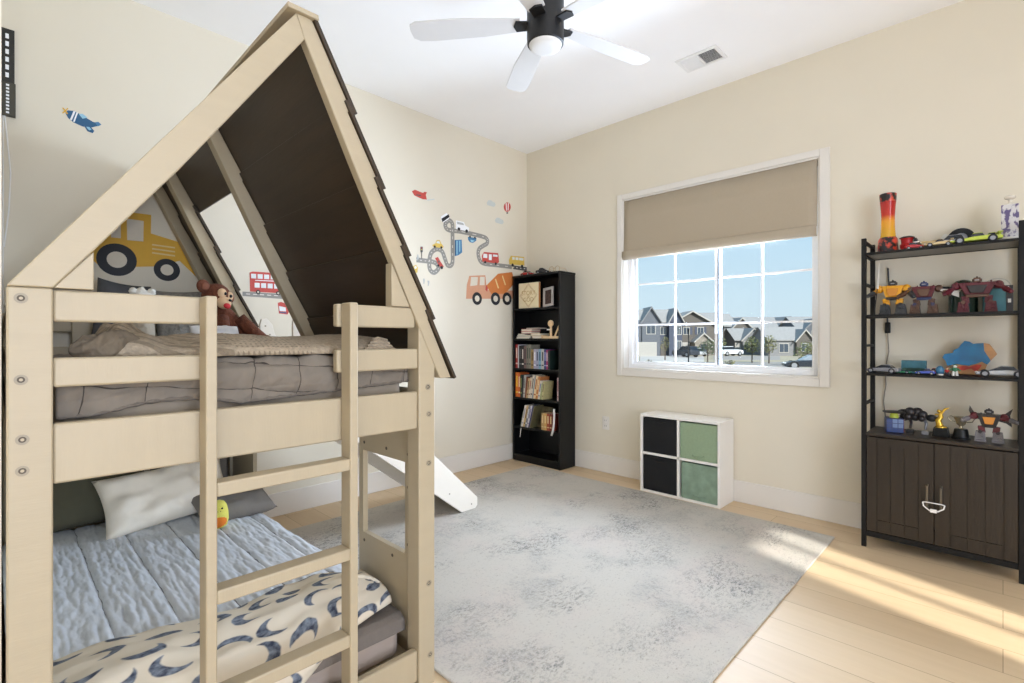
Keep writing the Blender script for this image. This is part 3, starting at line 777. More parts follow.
# plush carrot toy
M_yg = mat('yellow_green_plush', (214, 206, 96), .95, bump=.4)
M_or = mat('orange_plush', (216, 118, 36), .95, bump=.4)
pc = Vector((.738, 2.70, .268))
cr = thing('plush_fruit', 'small yellow green plush with an orange belly and smiling face on the lower bunk', 'soft toy', tuple(pc))
MB().lathe(pc, [(.02, 0), (.036, .012), (.042, .04), (.040, .075), (.034, .105), (.024, .122), (.008, .13)], 22).build('plush_body', M_yg, cr, smooth=180)
fd = Vector((-.24, -.97, 0)).normalized()
MB().ball(pc + Vector((0, 0, .038)) + fd * .012, (.036, .036, .036), 18, 12).build('plush_belly', M_or, cr, smooth=180)
sd = Vector((fd.y, -fd.x, 0))
for s in (-1, 1): MB().ball(pc + fd * .033 + sd * .013 * s + Vector((0, 0, .098)), .0045, 10, 8).build('eye', M_black, cr)
MB().tube([pc + fd * .0365 + sd * .008 * t + Vector((0, 0, .083 + .004 * t * t)) for t in (-1, -.5, 0, .5, 1)], .0014, 6).build('mouth', M_black, cr)
# ---------------------------------------------------------------- bookcase in the corner
KX0, KX1, KY0, KY1 = 3.495, WB - .018, 2.824, 3.410
bc = thing('bookcase', 'tall narrow black bookcase standing in the corner of the room', 'bookcase', (3.61, 3.11, 0))
MB().box(KX0, KY0, 0, KX1, KY0 + .018, 1.765).build('side_panel', M_black, bc, bev=.002)
MB().box(KX0, KY1 - .018, 0, KX1, KY1, 1.765).build('side_panel', M_black, bc, bev=.002)
MB().box(KX1 - .006, KY0 + .018, 0, KX1, KY1 - .018, 1.765).build('back_panel', M_black, bc)
MB().box(KX0 - .004, KY0 - .004, 1.765, KX1, KY1 + .004, 1.785).build('top_panel', M_black, bc, bev=.002)
MB().box(KX0 + .01, KY0 + .018, 0, KX0 + .028, KY1 - .018, .07).build('kick_board', M_black, bc)
LV = [.07, .335, .615, .895, 1.178, 1.468]
for z in LV: MB().box(KX0 + .004, KY0 + .018, z - .018, KX1 - .006, KY1 - .018, z).build('shelf', M_black, bc, bev=.001)

M_page = mat('book_pages', (226, 216, 196), .9, var=.05, scale=200, stretch=(1, 20, 1))
def book(y, th, h, dep, zb, col, label, tilt=0, x0=None, group=None, spine=None, rough=.5):
    """upright book; y = edge of its foot on the sticker-wall side; leans towards the sticker wall by tilt"""
    M = mat('book_cover_%02x%02x%02x' % col, col, rough, var=.12, scale=60)
    x0 = x0 or KX0 + .012
    mb = MB(); c = .0022
    mb.use(0); mb.box(0, -th, 0, dep, -th + c, h); mb.box(0, -c, 0, dep, 0, h); mb.box(0, -th + c, 0, c, -c, h)
    mb.use(1); mb.box(c, -th + c, .003, dep - .004, -c, h - .003)
    mats = [M, M_page]
    if spine:
        S = mat('spine_mark_%02x%02x%02x' % spine, spine, .5, var=.25, scale=90)
        mats.append(S); mb.use(2)
        if th > .012:
            mb.box(-.0006, -th + .004, h * .16, .0002, -.004, h * .22); mb.box(-.0006, -th * .72, h * .42, .0002, -th * .28, h * .86)
    o = mb.build('book', mats, smooth=0)
    o.location = (x0, y, zb + .0008); o.rotation_euler = (math.radians(tilt), 0, 0)
    tag(o, label, 'book', group)
    return o
ORD = ['first', 'second', 'third', 'fourth', 'fifth', 'sixth', 'seventh', 'eighth', 'ninth', 'tenth', 'eleventh', 'twelfth', 'thirteenth', 'fourteenth', 'fifteenth', 'sixteenth']
def row(name, zb, items, start, tilt=0, where='', group=''):
    y = start
    for i, (th, h, col, cn, sp, tl) in enumerate(items):
        a = math.radians(tl)
        book(y, th, h, .13, zb, col, '%s book, %s from the sticker wall in %s' % (cn, ORD[i], where), tl, group=group, spine=sp)
        nxt = items[i + 1][5] if i + 1 < len(items) else 0
        y -= th / math.cos(a) + .0015
        if tl > nxt: y -= 0
        if nxt > tl and i + 1 < len(items): y -= items[i + 1][1] * 0
row('r1', LV[3], [
    (.030, .225, (150, 30, 30), 'red', (220, 200, 180), 0), (.012, .225, (190, 190, 196), 'pale grey', None, 0), (.034, .215, (26, 26, 28), 'black', (90, 90, 90), 0),
    (.030, .21, (34, 32, 34), 'black', (208, 200, 190), 0), (.030, .215, (108, 84, 80), 'brown', (60, 50, 60), 0), (.028, .225, (112, 108, 96), 'olive grey', (60, 70, 60), 0),
    (.028, .225, (126, 122, 108), 'stone grey', (70, 80, 70), 0), (.032, .18, (150, 124, 74), 'tan', (80, 60, 40), 0), (.030, .185, (160, 156, 176), 'lavender', (230, 230, 235), 0),
    (.030, .185, (150, 152, 172), 'lavender grey', (60, 70, 90), 0), (.030, .185, (120, 160, 182), 'light blue', (30, 60, 90), 0), (.032, .185, (180, 178, 170), 'pale stone', (60, 60, 60), 0),
    (.026, .185, (44, 56, 104), 'navy', (150, 150, 200), 0), (.018, .18, (150, 44, 92), 'magenta', (230, 220, 220), 0), (.024, .175, (24, 40, 34), 'dark green', None, 0)],
    KY1 - .024, where='the top book row', group='books in the top row of the bookcase')
row('r2', LV[2], [
    (.036, .235, (206, 104, 34), 'orange', (230, 190, 60), 0), (.024, .23, (196, 92, 40), 'burnt orange', (240, 220, 180), 0), (.020, .215, (40, 58, 46), 'dark green', (150, 160, 90), 0), (.014, .215, (52, 50, 52), 'charcoal', None, 3),
    (.020, .215, (184, 180, 170), 'pale grey', (90, 90, 90), 4), (.016, .20, (120, 66, 40), 'brown', None, 6), (.024, .19, (186, 156, 112), 'tan', (90, 70, 50), 8), (.020, .20, (214, 200, 176), 'cream', (150, 60, 40), 9),
    (.026, .225, (206, 196, 180), 'ivory', (90, 70, 60), 10), (.012, .215, (120, 136, 150), 'blue grey', None, 10), (.028, .22, (222, 196, 150), 'buff', (170, 90, 50), 10), (.026, .215, (190, 120, 66), 'copper', (230, 200, 150), 10),
    (.024, .175, (216, 206, 190), 'off white', (90, 110, 140), 10), (.018, .15, (150, 156, 108), 'sage', None, 9), (.018, .17, (196, 184, 130), 'straw', (110, 80, 60), 8)],
    KY1 - .024, where='the middle book row', group='books in the middle row of the bookcase')
book(KY0 + .042, .016, .21, .13, LV[2], (196, 170, 170), 'pale pink speckled book standing at the window end of the middle book row', 0, group='books in the middle row of the bookcase', spine=(120, 40, 50))
row('r3', LV[1], [
    (.008, .15, (60, 74, 52), 'thin green', None, 14), (.024, .215, (216, 206, 196), 'white', (150, 150, 160), 14), (.022, .21, (198, 168, 110), 'mustard', (100, 70, 40), 14), (.022, .215, (120, 122, 128), 'grey', (220, 220, 220), 14),
    (.018, .22, (202, 200, 206), 'pale lilac', (90, 70, 120), 15), (.014, .22, (58, 54, 96), 'indigo', None, 15), (.012, .22, (98, 92, 62), 'olive', (60, 60, 40), 15)],
    KY1 - .085, where='the lowest book row', group='books in the lowest row of the bookcase')
# square picture book that faces the room, leaning behind the tilted ones
o = MB(); o.use(0).box(0, -.17, 0, .012, 0, .20); o.use(1).box(-.0008, -.15, .05, 0, -.07, .16); o.use(2).box(-.0008, -.165, .01, 0, -.10, .04)
o = o.build('book', [mat('picture_cover_olive', (96, 88, 62), .5, var=.5, scale=20), mat('picture_cover_brown', (66, 52, 36), .5, var=.4, scale=30), mat('picture_cover_red', (176, 40, 34), .5)], smooth=0)
o.location = (3.60, 3.19, LV[1]); o.rotation_euler = (0, math.radians(8), 0)
tag(o, 'olive and brown picture book facing the room in the lowest book row', 'book', 'books in the lowest row of the bookcase')
for i, (y, col, cn) in enumerate(((3.055, (176, 140, 92), 'tan'), (3.022, (190, 150, 84), 'golden'), (2.989, (150, 66, 40), 'rust'), (2.956, (120, 44, 30), 'dark red'))):
    book(y, .031, .155, .12, LV[1], col, 'short %s book, %s of the four beside the white strap in the bookcase' % (cn, ORD[i]), 0, group='books in the lowest row of the bookcase', spine=(214, 190, 140))

# items on the two upper shelves and the top
M_bx = mat('cream_cover', (232, 218, 180), .6, var=.03); M_gold = mat('gold_foil', (186, 156, 104), .5); M_bx2 = mat('orange_edge', (196, 128, 70), .6)
sb = thing('book', 'square cream book with gold lettering standing face out on the top bookcase shelf', 'book', (3.55, 3.25, LV[5]))
byA, byB, bz0 = 3.365, 3.11, LV[5] + .001
MB().box(3.530, byB, bz0, 3.560, byA, bz0 + .243).build('book_cover', M_bx, sb, bev=.002)
MB().box(3.533, byB - .001, bz0 + .004, 3.557, byB + .001, bz0 + .239).build('page_edge', M_bx2, sb)
cy, cz = (byA + byB) / 2, bz0 + .122
b = MB()
for R in (.112, .100):
    for k in range(4):
        a0, a1 = PI / 2 * k, PI / 2 * (k + 1)
        b.cyl((3.5295, cy + R * math.cos(a0), cz + R * math.sin(a0)), (3.5295, cy + R * math.cos(a1), cz + R * math.sin(a1)), .0016, n=6)
b.build('diamond_border', M_gold, sb)
for t, s, dz in (('STORY', .058, .022), ('OF', .03, -.010), ('GOD', .058, -.042)):
    lettering(t, s, (3.5295, cy, cz + dz), (0, -1, 0), (0, 0, 1), M_gold, sb, 'title_lettering')
# photo frame leaning
pf = thing('picture_frame', 'small tilted silver picture frame with a dark photo beside the square cream book', 'picture frame', (3.54, 2.96, LV[5]))
Mf = Matrix.Translation((3.525, 2.99, LV[5] + .006)) @ Matrix.Rotation(math.radians(-7), 4, 'X') @ Matrix.Rotation(math.radians(9), 4, 'Y')
def framed(mb): mb.xf = Mf; return mb
fw_, fh_ = .125, .185
framed(MB()).box(0, -fw_ / 2, 0, .012, -fw_ / 2 + .024, fh_).box(0, fw_ / 2 - .024, 0, .012, fw_ / 2, fh_).box(0, -fw_ / 2 + .024, 0, .012, fw_ / 2 - .024, .026).box(0, -fw_ / 2 + .024, fh_ - .026, .012, fw_ / 2 - .024, fh_).build('frame', mat('silver_frame', (176, 174, 170), .35, metal=.5), pf, bev=.002)
framed(MB()).box(.004, -fw_ / 2 + .024, .026, .010, fw_ / 2 - .024, fh_ - .026).build('photo', mat('dark_photo', (58, 40, 34), .3, var=.7, scale=45), pf)
framed(MB()).box(.012, -.02, .01, .07, .02, .014).build('easel_foot', M_black, pf)

def stack_book(y0, y1, z, t, col, label, x0=3.51, dep=.13, group='books lying on the second bookcase shelf'):
    mb = MB(); M = mat('book_cover_%02x%02x%02x' % col, col, .5, var=.12, scale=60)
    mb.use(0).box(x0, y0, z, x0 + dep, y1, z + .002).box(x0, y0, z + t - .002, x0 + dep, y1, z + t).box(x0 + dep - .002, y0, z, x0 + dep, y1, z + t)
    mb.use(1).box(x0 + .003, y0 + .003, z + .002, x0 + dep - .002, y1 - .003, z + t - .002)
    return single(mb, 'book', [M, M_page], label, 'book', group, smooth=0)
z = LV[4] + .001
stack_book(3.21, 3.38, z, .018, (150, 156, 152), 'grey book at the bottom of the stack on the second bookcase shelf')
stack_book(3.19, 3.37, z + .0185, .014, (176, 172, 160), 'pale stone book second in the stack on the second bookcase shelf')
stack_book(3.27, 3.36, z + .033, .014, (120, 124, 122), 'small grey book on top of the pale stone book')
stack_book(3.06, 3.175, z, .026, (40, 36, 34), 'dark book lying beside the wooden toy on the second bookcase shelf')
stack_book(3.07, 3.195, z + .0265, .022, (196, 168, 100), 'gold edged book lying on the dark book beside the wooden toy')
# red and white game case stack standing on the small books
stack_book(3.185, 3.315, z + .048, .020, (176, 40, 46), 'lower red and white book of the pair above the grey stack')
stack_book(3.18, 3.315, z + .069, .022, (190, 44, 52), 'upper red and white book of the pair above the grey stack')
stack_book(3.10, 3.25, z + .0925, .010, (120, 112, 110), 'thin grey and red book lying across the top of the red pair', group='books lying on the second bookcase shelf')
# wooden toy
M_pine = mat('pale_pine', (222, 190, 146), .5, var=.08, scale=20, stretch=(1, 1, 6))
wt = thing('wooden_toy', 'pale wooden catapult toy on the second bookcase shelf', 'wooden toy', (3.53, 2.95, LV[4]))
xa = 3.505
MB().box(xa, 2.855, z, xa + .02, 3.05, z + .022).box(xa + .045, 2.855, z, xa + .065, 3.05, z + .022).box(xa, 3.035, z + .001, xa + .065, 3.055, z + .034).build('base_frame', M_pine, wt, bev=.002)
MB().box(xa + .002, 2.935, z + .022, xa + .016, 2.953, z + .135).build('upright', M_pine, wt, bev=.002)
MB().lathe((xa - .003, 2.944, z + .138), [(.028, 0), (.03, .003), (.03, .014), (.028, .017), (.012, .017), (.012, .012)], 20, rotm('Y', 90)).build('wheel', M_pine, wt)
b = MB(); b.obox((xa + .028, 2.887, z + .072), (.012, .014, .125), rotm('X', 28)); b.obox((xa + .028, 2.862, z + .070), (.012, .012, .10)); b.build('arm', M_pine, wt, bev=.001)
MB().cyl((xa + .008, 2.99, z + .082), (xa + .008, 2.954, z + .082), .006).build('peg', M_white, wt)

# things on top of the bookcase
TZ = 1.785
M_redt = mat('toy_red', (176, 34, 34), .35, var=.1); M_drk = mat('toy_dark', (42, 38, 38), .4, var=.2); M_gry = mat('toy_grey', (150, 150, 152), .4, var=.15)
M_tan2 = mat('toy_tan', (196, 170, 130), .5); M_tyre = mat('tyre_black', (20, 20, 21), .75); M_win = mat('dark_toy_window', (36, 42, 50), .15)
def car(name, label, cat, L, W, H, m, loc, rz, group=None, kind='sport', tyre=None, win=None, stripe=None, wr=.15):
    """car in local space: nose to +x, base at z = 0"""
    root = thing(name, label, cat, loc, group, rz)
    tm = Matrix.Translation(loc) @ Matrix.Rotation(rz, 4, 'Z')
    r = wr * L * .62 if kind != 'suv' else .17 * L * .55
    r = min(r, H * .33)
    def B():
        mb = MB(); mb.xf = tm; return mb
    if kind == 'sport': pr = [(-.5, .22), (-.5, .55), (-.42, .62), (-.12, .68), (.20, .60), (.44, .48), (.5, .36), (.49, .2)]; cb = [(-.34, .60), (-.22, .98), (.0, 1.0), (.22, .60)]
    elif kind == 'race': pr = [(-.5, .25), (-.5, .5), (-.25, .62), (.05, .55), (.3, .42), (.5, .34), (.5, .22)]; cb = [(-.2, .5), (-.12, .85), (.04, .85), (.14, .5)]
    else: pr = [(-.5, .2), (-.5, .62), (-.46, .68), (.18, .68), (.44, .62), (.5, .5), (.5, .22)]; cb = [(-.48, .66), (-.40, 1.0), (.02, 1.0), (.2, .66)]
    B().prism_y([(x * L, z * H) for x, z in pr], -W / 2, W / 2).build('body', m, root, bev=W * .06, seg=3)
    B().prism_y([(x * L, z * H) for x, z in cb], -W * .40, W * .40).build('cabin', win or M_win, root, bev=W * .05)
    x0, x1 = cb[1][0] * L, cb[2][0] * L
    B().prism_y([(x0 - .02 * L, .955 * H * cb[1][1]), (x1 + .02 * L, .955 * H * cb[1][1]), (x1, 1.03 * H * cb[1][1]), (x0, 1.03 * H * cb[1][1])], -W * .38, W * .38).build('roof', m, root, bev=W * .02)
    for sx in (-.31, .31):
        for sy in (-1, 1):
            w = B(); w.cyl((sx * L, sy * (W / 2 - W * .14), r), (sx * L, sy * (W / 2 + .01 * W), r), r, n=18)
            wo = w.build('wheel', tyre or M_tyre, root)
            h = B(); h.cyl((sx * L, sy * (W / 2), r), (sx * L, sy * (W / 2 + .02 * W), r), r * .58, n=14); h.build('hub', M_gry, wo)
    for sy in (-.32, .32):
        B().ball((L * .47, sy * W, H * .42), (.03 * L, .09 * W, .06 * H), 10, 6).build('headlight', M_white, root)
    if kind == 'race':
        B().box(-.5 * L, -W * .5, .78 * H, -.40 * L, W * .5, .84 * H).box(-.47 * L, -W * .3, .5 * H, -.44 * L, -W * .26, .8 * H).box(-.47 * L, W * .26, .5 * H, -.44 * L, W * .3, .8 * H).build('rear_wing', m, root)
    if stripe: B().box(-.46 * L, -W * .1, .6 * H, .1 * L, W * .1, .69 * H).build('stripe', stripe, root)
    return root
car('toy_car', 'red toy car on top of the black bookcase', 'toy car', .15, .07, .05, M_redt, (3.58, 3.29, TZ), -PI / 2 - .2)
car('toy_car', 'dark toy car with grey details beside the red car on top of the bookcase', 'toy car', .14, .07, .055, M_drk, (3.57, 3.08, TZ), -PI / 2 + .3, stripe=M_gry)
def ring_pts(c, r, n, ax=(1, 0, 0), ay=(0, 0, 1)):
    return [Vector(c) + Vector(ax) * r * math.cos(2 * PI * k / n) + Vector(ay) * r * math.sin(2 * PI * k / n) for k in range(n + 1)]
gl = thing('toy_glasses', 'pair of thin wire play glasses on the window end of the bookcase top', 'glasses', (3.57, 2.93, TZ))
for yy in (2.885, 2.955):
    MB().tube(ring_pts((3.535, yy, TZ + .027), .0265, 20, (0, 1, 0), (0, 0, 1)), .003, 8).build('rim', M_tan2, gl)
b = MB(); b.tube([(3.535, 2.912, TZ + .032), (3.533, 2.92, TZ + .037), (3.535, 2.929, TZ + .032)], .0028, 8)
b.tube([(3.535, 2.858, TZ + .032), (3.60, 2.853, TZ + .036), (3.635, 2.853, TZ + .010), (3.64, 2.853, TZ + .0035)], .0028, 8); b.tube([(3.535, 2.981, TZ + .032), (3.60, 2.987, TZ + .036), (3.635, 2.987, TZ + .010), (3.64, 2.987, TZ + .0035)], .0028, 8)
b.build('temple', M_tan2, gl)
# white straps hanging from the lowest book shelf
M_strap = mat('white_webbing', (224, 220, 216), .7)
def strap(label, y, pts, w):
    b = MB()
    n = len(pts) - 1
    b.grid(1, n, lambda u, v: (pts[round(v * n)][0], y + (u - .5) * w + pts[round(v * n)][2], pts[round(v * n)][1]))
    single(b, 'webbing_strap', [M_strap], label, 'strap', solid=.002, smooth=60)
strap('curved white webbing strap hanging in front of the lowest book row of the bookcase', 2.885, [(3.4855, .545, 0), (3.483, .48, -.002), (3.482, .41, .0), (3.483, .35, .012), (3.4855, .30, .03)], .022)
strap('short narrow grey white strap end hanging below the lowest book row of the bookcase', 3.30, [(3.4875, .325, -.006), (3.486, .28, 0), (3.4875, .235, .008)], .008)

# ---------------------------------------------------------------- cube organizer
OX0, OX1, OY0, OY1, OH = 3.478, WB - .0125, 1.396, 2.012, .597
co = thing('cube_organizer', 'low white four cube storage unit under the window', 'storage unit', (3.6, 1.708, 0))
M_mel = mat('white_melamine', (236, 231, 222), .4, var=.01)
t = .018
MB().box(OX0, OY0, 0, OX1, OY0 + t, OH - t).build('side_panel', M_mel, co, bev=.0015); MB().box(OX0, OY1 - t, 0, OX1, OY1, OH - t).build('side_panel', M_mel, co, bev=.0015)
MB().box(OX0, OY0, OH - t, OX1, OY1, OH).build('top_panel', M_mel, co, bev=.0015); MB().box(OX0, OY0 + t, 0, OX1, OY1 - t, t).build('bottom_panel', M_mel, co, bev=.0015)
ymid = (OY0 + OY1) / 2; zmid = OH / 2
MB().box(OX0 + .002, ymid - t / 2, t, OX1, ymid + t / 2, OH - t).build('divider', M_mel, co, bev=.001)
MB().box(OX0 + .002, OY0 + t, zmid - t / 2, OX1, OY1 - t, zmid + t / 2).build('shelf', M_mel, co, bev=.001)
MB().box(OX1 - .004, OY0 + t, t, OX1, OY1 - t, OH - t).build('back_panel', M_mel, co)
M_bb = mat('black_fabric', (9, 9, 10), .8, var=.1, scale=120); M_bg = mat('sage_fabric', (142, 160, 128), .85, var=.05, scale=60, bump=.2, bscale=200); M_bg2 = mat('sage_velour', (128, 148, 126), .8, var=.16, scale=18, bump=.3, bscale=40)
def bin_(ya, yb, za, zb, m, label, sag=0, hz=None):
    root = thing('storage_bin', label, 'storage bin', ((OX0 + OX1) / 2, (ya + yb) / 2, za), 'fabric bins in the cube unit')
    x0, x1 = OX0 + .006, OX1 - .02; w = .004
    MB().box(x0, ya, za, x0 + w, yb, zb).build('front_panel', m, root, bev=.002)
    MB().box(x0 + w, ya, za, x1, ya + w, zb - sag).box(x0 + w, yb - w, za, x1, yb, zb - sag).box(x1 - w, ya + w, za, x1, yb - w, zb - sag).box(x0 + w, ya + w, za, x1, yb - w, za + w).build('bin_body', m, root)
    yc = (ya + yb) / 2
    hz = hz or zb - .03
    MB().tube([(x0, yc + .045, hz + .006), (x0 - .006, yc + .03, hz), (x0 - .008, yc, hz - .003), (x0 - .006, yc - .03, hz), (x0, yc - .045, hz + .006)], .005, 8).build('pull_handle', m, root)
g = .006
bin_(ymid + t / 2 + g, OY1 - t - g, zmid + t / 2 + .0006, OH - t - .008, M_bb, 'upper black fabric bin in the white cube unit')
bin_(ymid + t / 2 + g, OY1 - t - g, t + .0006, zmid - t / 2 - .008, M_bb, 'lower black fabric bin in the white cube unit')
bin_(OY0 + t + g, ymid - t / 2 - g, zmid + t / 2 + .0006, OH - t - .010, M_bg, 'upper smooth sage green bin in the white cube unit', hz=zmid + .035)
bin_(OY0 + t + g, ymid - t / 2 - .016, t + .0006, zmid - t / 2 - .010, M_bg2, 'lower crinkled sage green bin in the white cube unit', hz=t + .03)

# ---------------------------------------------------------------- display shelf with cabinet
EX0, EX1, EY0, EY1 = 3.425, 3.716, -.077, .576
et = thing('display_shelf', 'tall black metal display shelf with a two door cabinet below', 'shelf unit', (3.57, .25, 0))
pw = .023
for (xa, ya) in ((EX0, EY1 - pw), (EX1 - pw, EY1 - pw), (EX0, EY0), (EX1 - pw, EY0)):
    MB().box(xa, ya, 0, xa + pw, ya + pw, 1.745).build('post', M_steel, et, bev=.002)
for ya in (EY1 - pw, EY0):
    for zz in (1.72, 1.645, 1.48, 1.295, 1.13, .965, .80, .075):
        MB().box(EX0 + pw, ya + .003, zz, EX1 - pw, ya + pw - .003, zz + .014).build('side_rail', M_steel, et, bev=.001)
M_mesh = mat('shelf_reflection_grey', (98, 95, 88), .45, metal=.2)  # top shelf only: grey reflection of its underside put into the colour
SZ = [1.663, 1.312, .982]
for z in SZ:
    MB().box(EX0 + .004, EY0 + pw, z - .013, EX0 + .018, EY1 - pw, z).box(EX1 - .018, EY0 + pw, z - .013, EX1 - .004, EY1 - pw, z).build('shelf_rail', M_steel, et, bev=.001)
    MB().box(EX0 + .018, EY0 + pw - .01, z - .010, EX1 - .018, EY1 - pw + .01, z - .0005).build('shelf', M_steel if z != SZ[0] else M_mesh, et, bev=.001)
CZ = .648
MB().box(EX0 + .002, EY0 + pw, CZ - .018, EX1, EY1 - pw, CZ).build('cabinet_top', M_espr, et, bev=.002)
MB().box(EX0 + .02, EY0 + pw, .075, EX1, EY1 - pw, .093).build('cabinet_bottom', M_espr, et)
MB().box(EX0 + .006, EY0 + pw, .062, EX0 + .022, EY1 - pw, .092).build('front_rail', M_steel, et, bev=.001)
MB().box(EX0 + .022, EY0 + pw, .093, EX1, EY0 + pw + .016, CZ - .018).box(EX0 + .022, EY1 - pw - .016, .093, EX1, EY1 - pw, CZ - .018).box(EX1 - .01, EY0 + pw + .016, .093, EX1, EY1 - pw - .016, CZ - .018).build('cabinet_body', M_espr, et)
ym_ = .258
for k, (ya, yb, hy) in enumerate(((ym_ + .002, EY1 - pw - .003, ym_ + .028), (EY0 + pw + .003, ym_ - .002, ym_ - .028))):
    b = MB(); x0 = EX0 + .004
    # door face of boards separated by grooves
    w = yb - ya; cuts = [ya + .048, ya + .048 + (w - .11) / 3, ya + .048 + 2 * (w - .11) / 3, yb - .062] if k == 1 else [ya + .062, ya + .062 + (w - .11) / 3, ya + .062 + 2 * (w - .11) / 3, yb - .048]
    zt, zb, gz = CZ - .024, .096, .165
    b.box(x0 + .006, ya, zb, x0 + .018, yb, zt)
    gr = .0042
    e = [ya] + cuts + [yb]
    for i in range(len(e) - 1):
        a_ = e[i] + (gr / 2 if i else 0); c_ = e[i + 1] - (gr / 2 if i < len(e) - 2 else 0)
        inner = 0 < i < len(e) - 2
        b.box(x0, a_, gz + gr / 2 if inner else zb, x0 + .006, c_, zt - (.045 if inner else 0))
        if inner:
            b.box(x0, a_, zb, x0 + .006, c_, gz - gr / 2)
    b.box(x0, cuts[0] + gr / 2, zt - .045, x0 + .006, cuts[-1] - gr / 2, zt)
    d = b.build('door', M_espr, et)
    zz0, zz1 = .290, .405
    MB().tube([(x0, hy, zz1), (x0 - .022, hy, zz1 - .004), (x0 - .022, hy, zz0 + .004), (x0, hy, zz0)], .0062, 10).build('handle', M_hand, d)
lk = thing('cabinet_lock', 'white plastic safety latch looped between the cabinet door handles', 'child lock', (EX0 - .02, ym_, .27))
x = EX0 - .034
MB().tube([(x + .004, ym_ + .044, .318), (x, ym_ + .040, .300), (x - .004, ym_ + .018, .283), (x - .004, ym_ - .018, .283), (x, ym_ - .040, .300), (x + .004, ym_ - .044, .318)], .0034, 8).build('loop', M_white, lk)
MB().tube([(x + .004, ym_ + .044, .318), (x, ym_ + .03, .322), (x, ym_ - .03, .322), (x + .004, ym_ - .044, .318)], .0026, 8).build('bar', M_white, lk)
MB().box(x - .011, ym_ - .014, .274, x - .002, ym_ + .014, .292).build('clasp', M_white, lk, bev=.002)
# ---------------------------------------------------------------- things on the display shelf
def SY(u, X=3.57): return on_x(u, 0, X)[0]
S1, S2, S3, S4 = SZ[0] + .0005, SZ[1] + .0005, SZ[2] + .0005, CZ + .0005
# tall red and yellow glitter lamp
M_lr = mat('lamp_red', (176, 40, 36), .2, var=.1); M_ly = mat('lamp_yellow', (222, 158, 40), .2, var=.05)
def lamp_mat():
    m = bpy.data.materials.new('lamp_fluid'); m.use_nodes = True; nt = m.node_tree; N = nt.nodes; L = nt.links; b = N['Principled BSDF']; b.inputs['Roughness'].default_value = .15
    tc = N.new('ShaderNodeTexCoord'); sp = N.new('ShaderNodeSeparateXYZ'); L.new(tc.outputs['Generated'], sp.inputs[0])
    r = N.new('ShaderNodeValToRGB'); e = r.color_ramp.elements; e[0].position = .0; e[0].color = srgb(214, 164, 40); e[1].position = 1; e[1].color = srgb(170, 36, 34)
    e.new(.45).color = srgb(222, 150, 44); e.new(.62).color = srgb(188, 54, 40); L.new(sp.outputs['Z'], r.inputs[0]); L.new(r.outputs[0], b.inputs['Base Color']); return m
M_flame = mat('flame_print', (22, 16, 16), .35, scale=26, col2=(206, 70, 44), p0=.46, p1=.56)
lx = 3.60; ly = SY(888, lx)
lp_ = thing('table_lamp', 'tall red and yellow tower lamp with flame patterned base on the top display shelf', 'lamp', (lx, ly, S1))
MB().lathe((lx, ly, S1), [(.056, 0), (.056, .012), (.050, .02), (.046, .085), (.040, .098)], 28).build('lamp_base', M_flame, lp_)
MB().lathe((lx, ly, S1 + .0985), [(.037, 0), (.033, .06), (.032, .12), (.038, .205)], 28).build('lamp_tube', lamp_mat(), lp_)
MB().lathe((lx, ly, S1 + .3038), [(.0385, 0), (.0405, .03), (.041, .045), (.037, .048)], 28).build('lamp_cap', M_flame, lp_)
# power cord with inline switch
cx_ = EX1 + .008; cyy = SY(888, cx_)
cd = thing('power_cord', 'dark lamp cord with an inline switch hanging behind the display shelf', 'cord', (cx_, cyy, S4))
MB().tube([(cx_, cyy, 1.60), (cx_ , cyy - .004, 1.50), (cx_, cyy + .004, 1.38), (cx_, cyy + .002, 1.27)], .004, 8).build('cable', M_black, cd)
MB().tube([(cx_, cyy + .002, 1.215), (cx_, cyy - .004, 1.10), (cx_, cyy + .012, 1.0), (cx_, cyy + .010, .90), (cx_, cyy + .022, .80), (cx_, cyy + .012, .70), (cx_, cyy + .01, .55)], .0028, 8).build('cable', mat('clear_cable', (120, 110, 96), .4), cd)
MB().box(cx_ - .009, cyy - .012, 1.21, cx_ + .009, cyy + .014, 1.275).build('switch', M_black, cd, bev=.004)

# small robots
M_yel = mat('toy_yellow', (226, 160, 30), .35, var=.08); M_sil = mat('toy_silver', (150, 150, 156), .3, metal=.5, var=.1); M_teal = mat('toy_teal', (60, 116, 122), .35, var=.2)
M_gun = mat('toy_gunmetal', (66, 68, 70), .35, metal=.3, var=.5, scale=60); M_sil2 = mat('toy_pewter', (122, 118, 120), .4, metal=.2, var=.2)
M_ora = mat('toy_orange', (206, 134, 46), .4, var=.05); M_mar = mat('toy_maroon', (92, 24, 34), .4, var=.15); M_navy = mat('toy_navy', (40, 52, 96), .35, var=.15)
M_lime = mat('toy_lime', (188, 200, 70), .35, var=.06); M_wht = mat('toy_white', (222, 218, 208), .35, var=.04); M_pur = mat('toy_purple', (104, 84, 140), .4, var=.3, scale=40); M_brz = mat('toy_bronze', (96, 66, 48), .35, var=.15); M_grn = mat('toy_green', (44, 120, 80), .4, var=.1)
M_beig = mat('toy_beige', (206, 180, 130), .45)
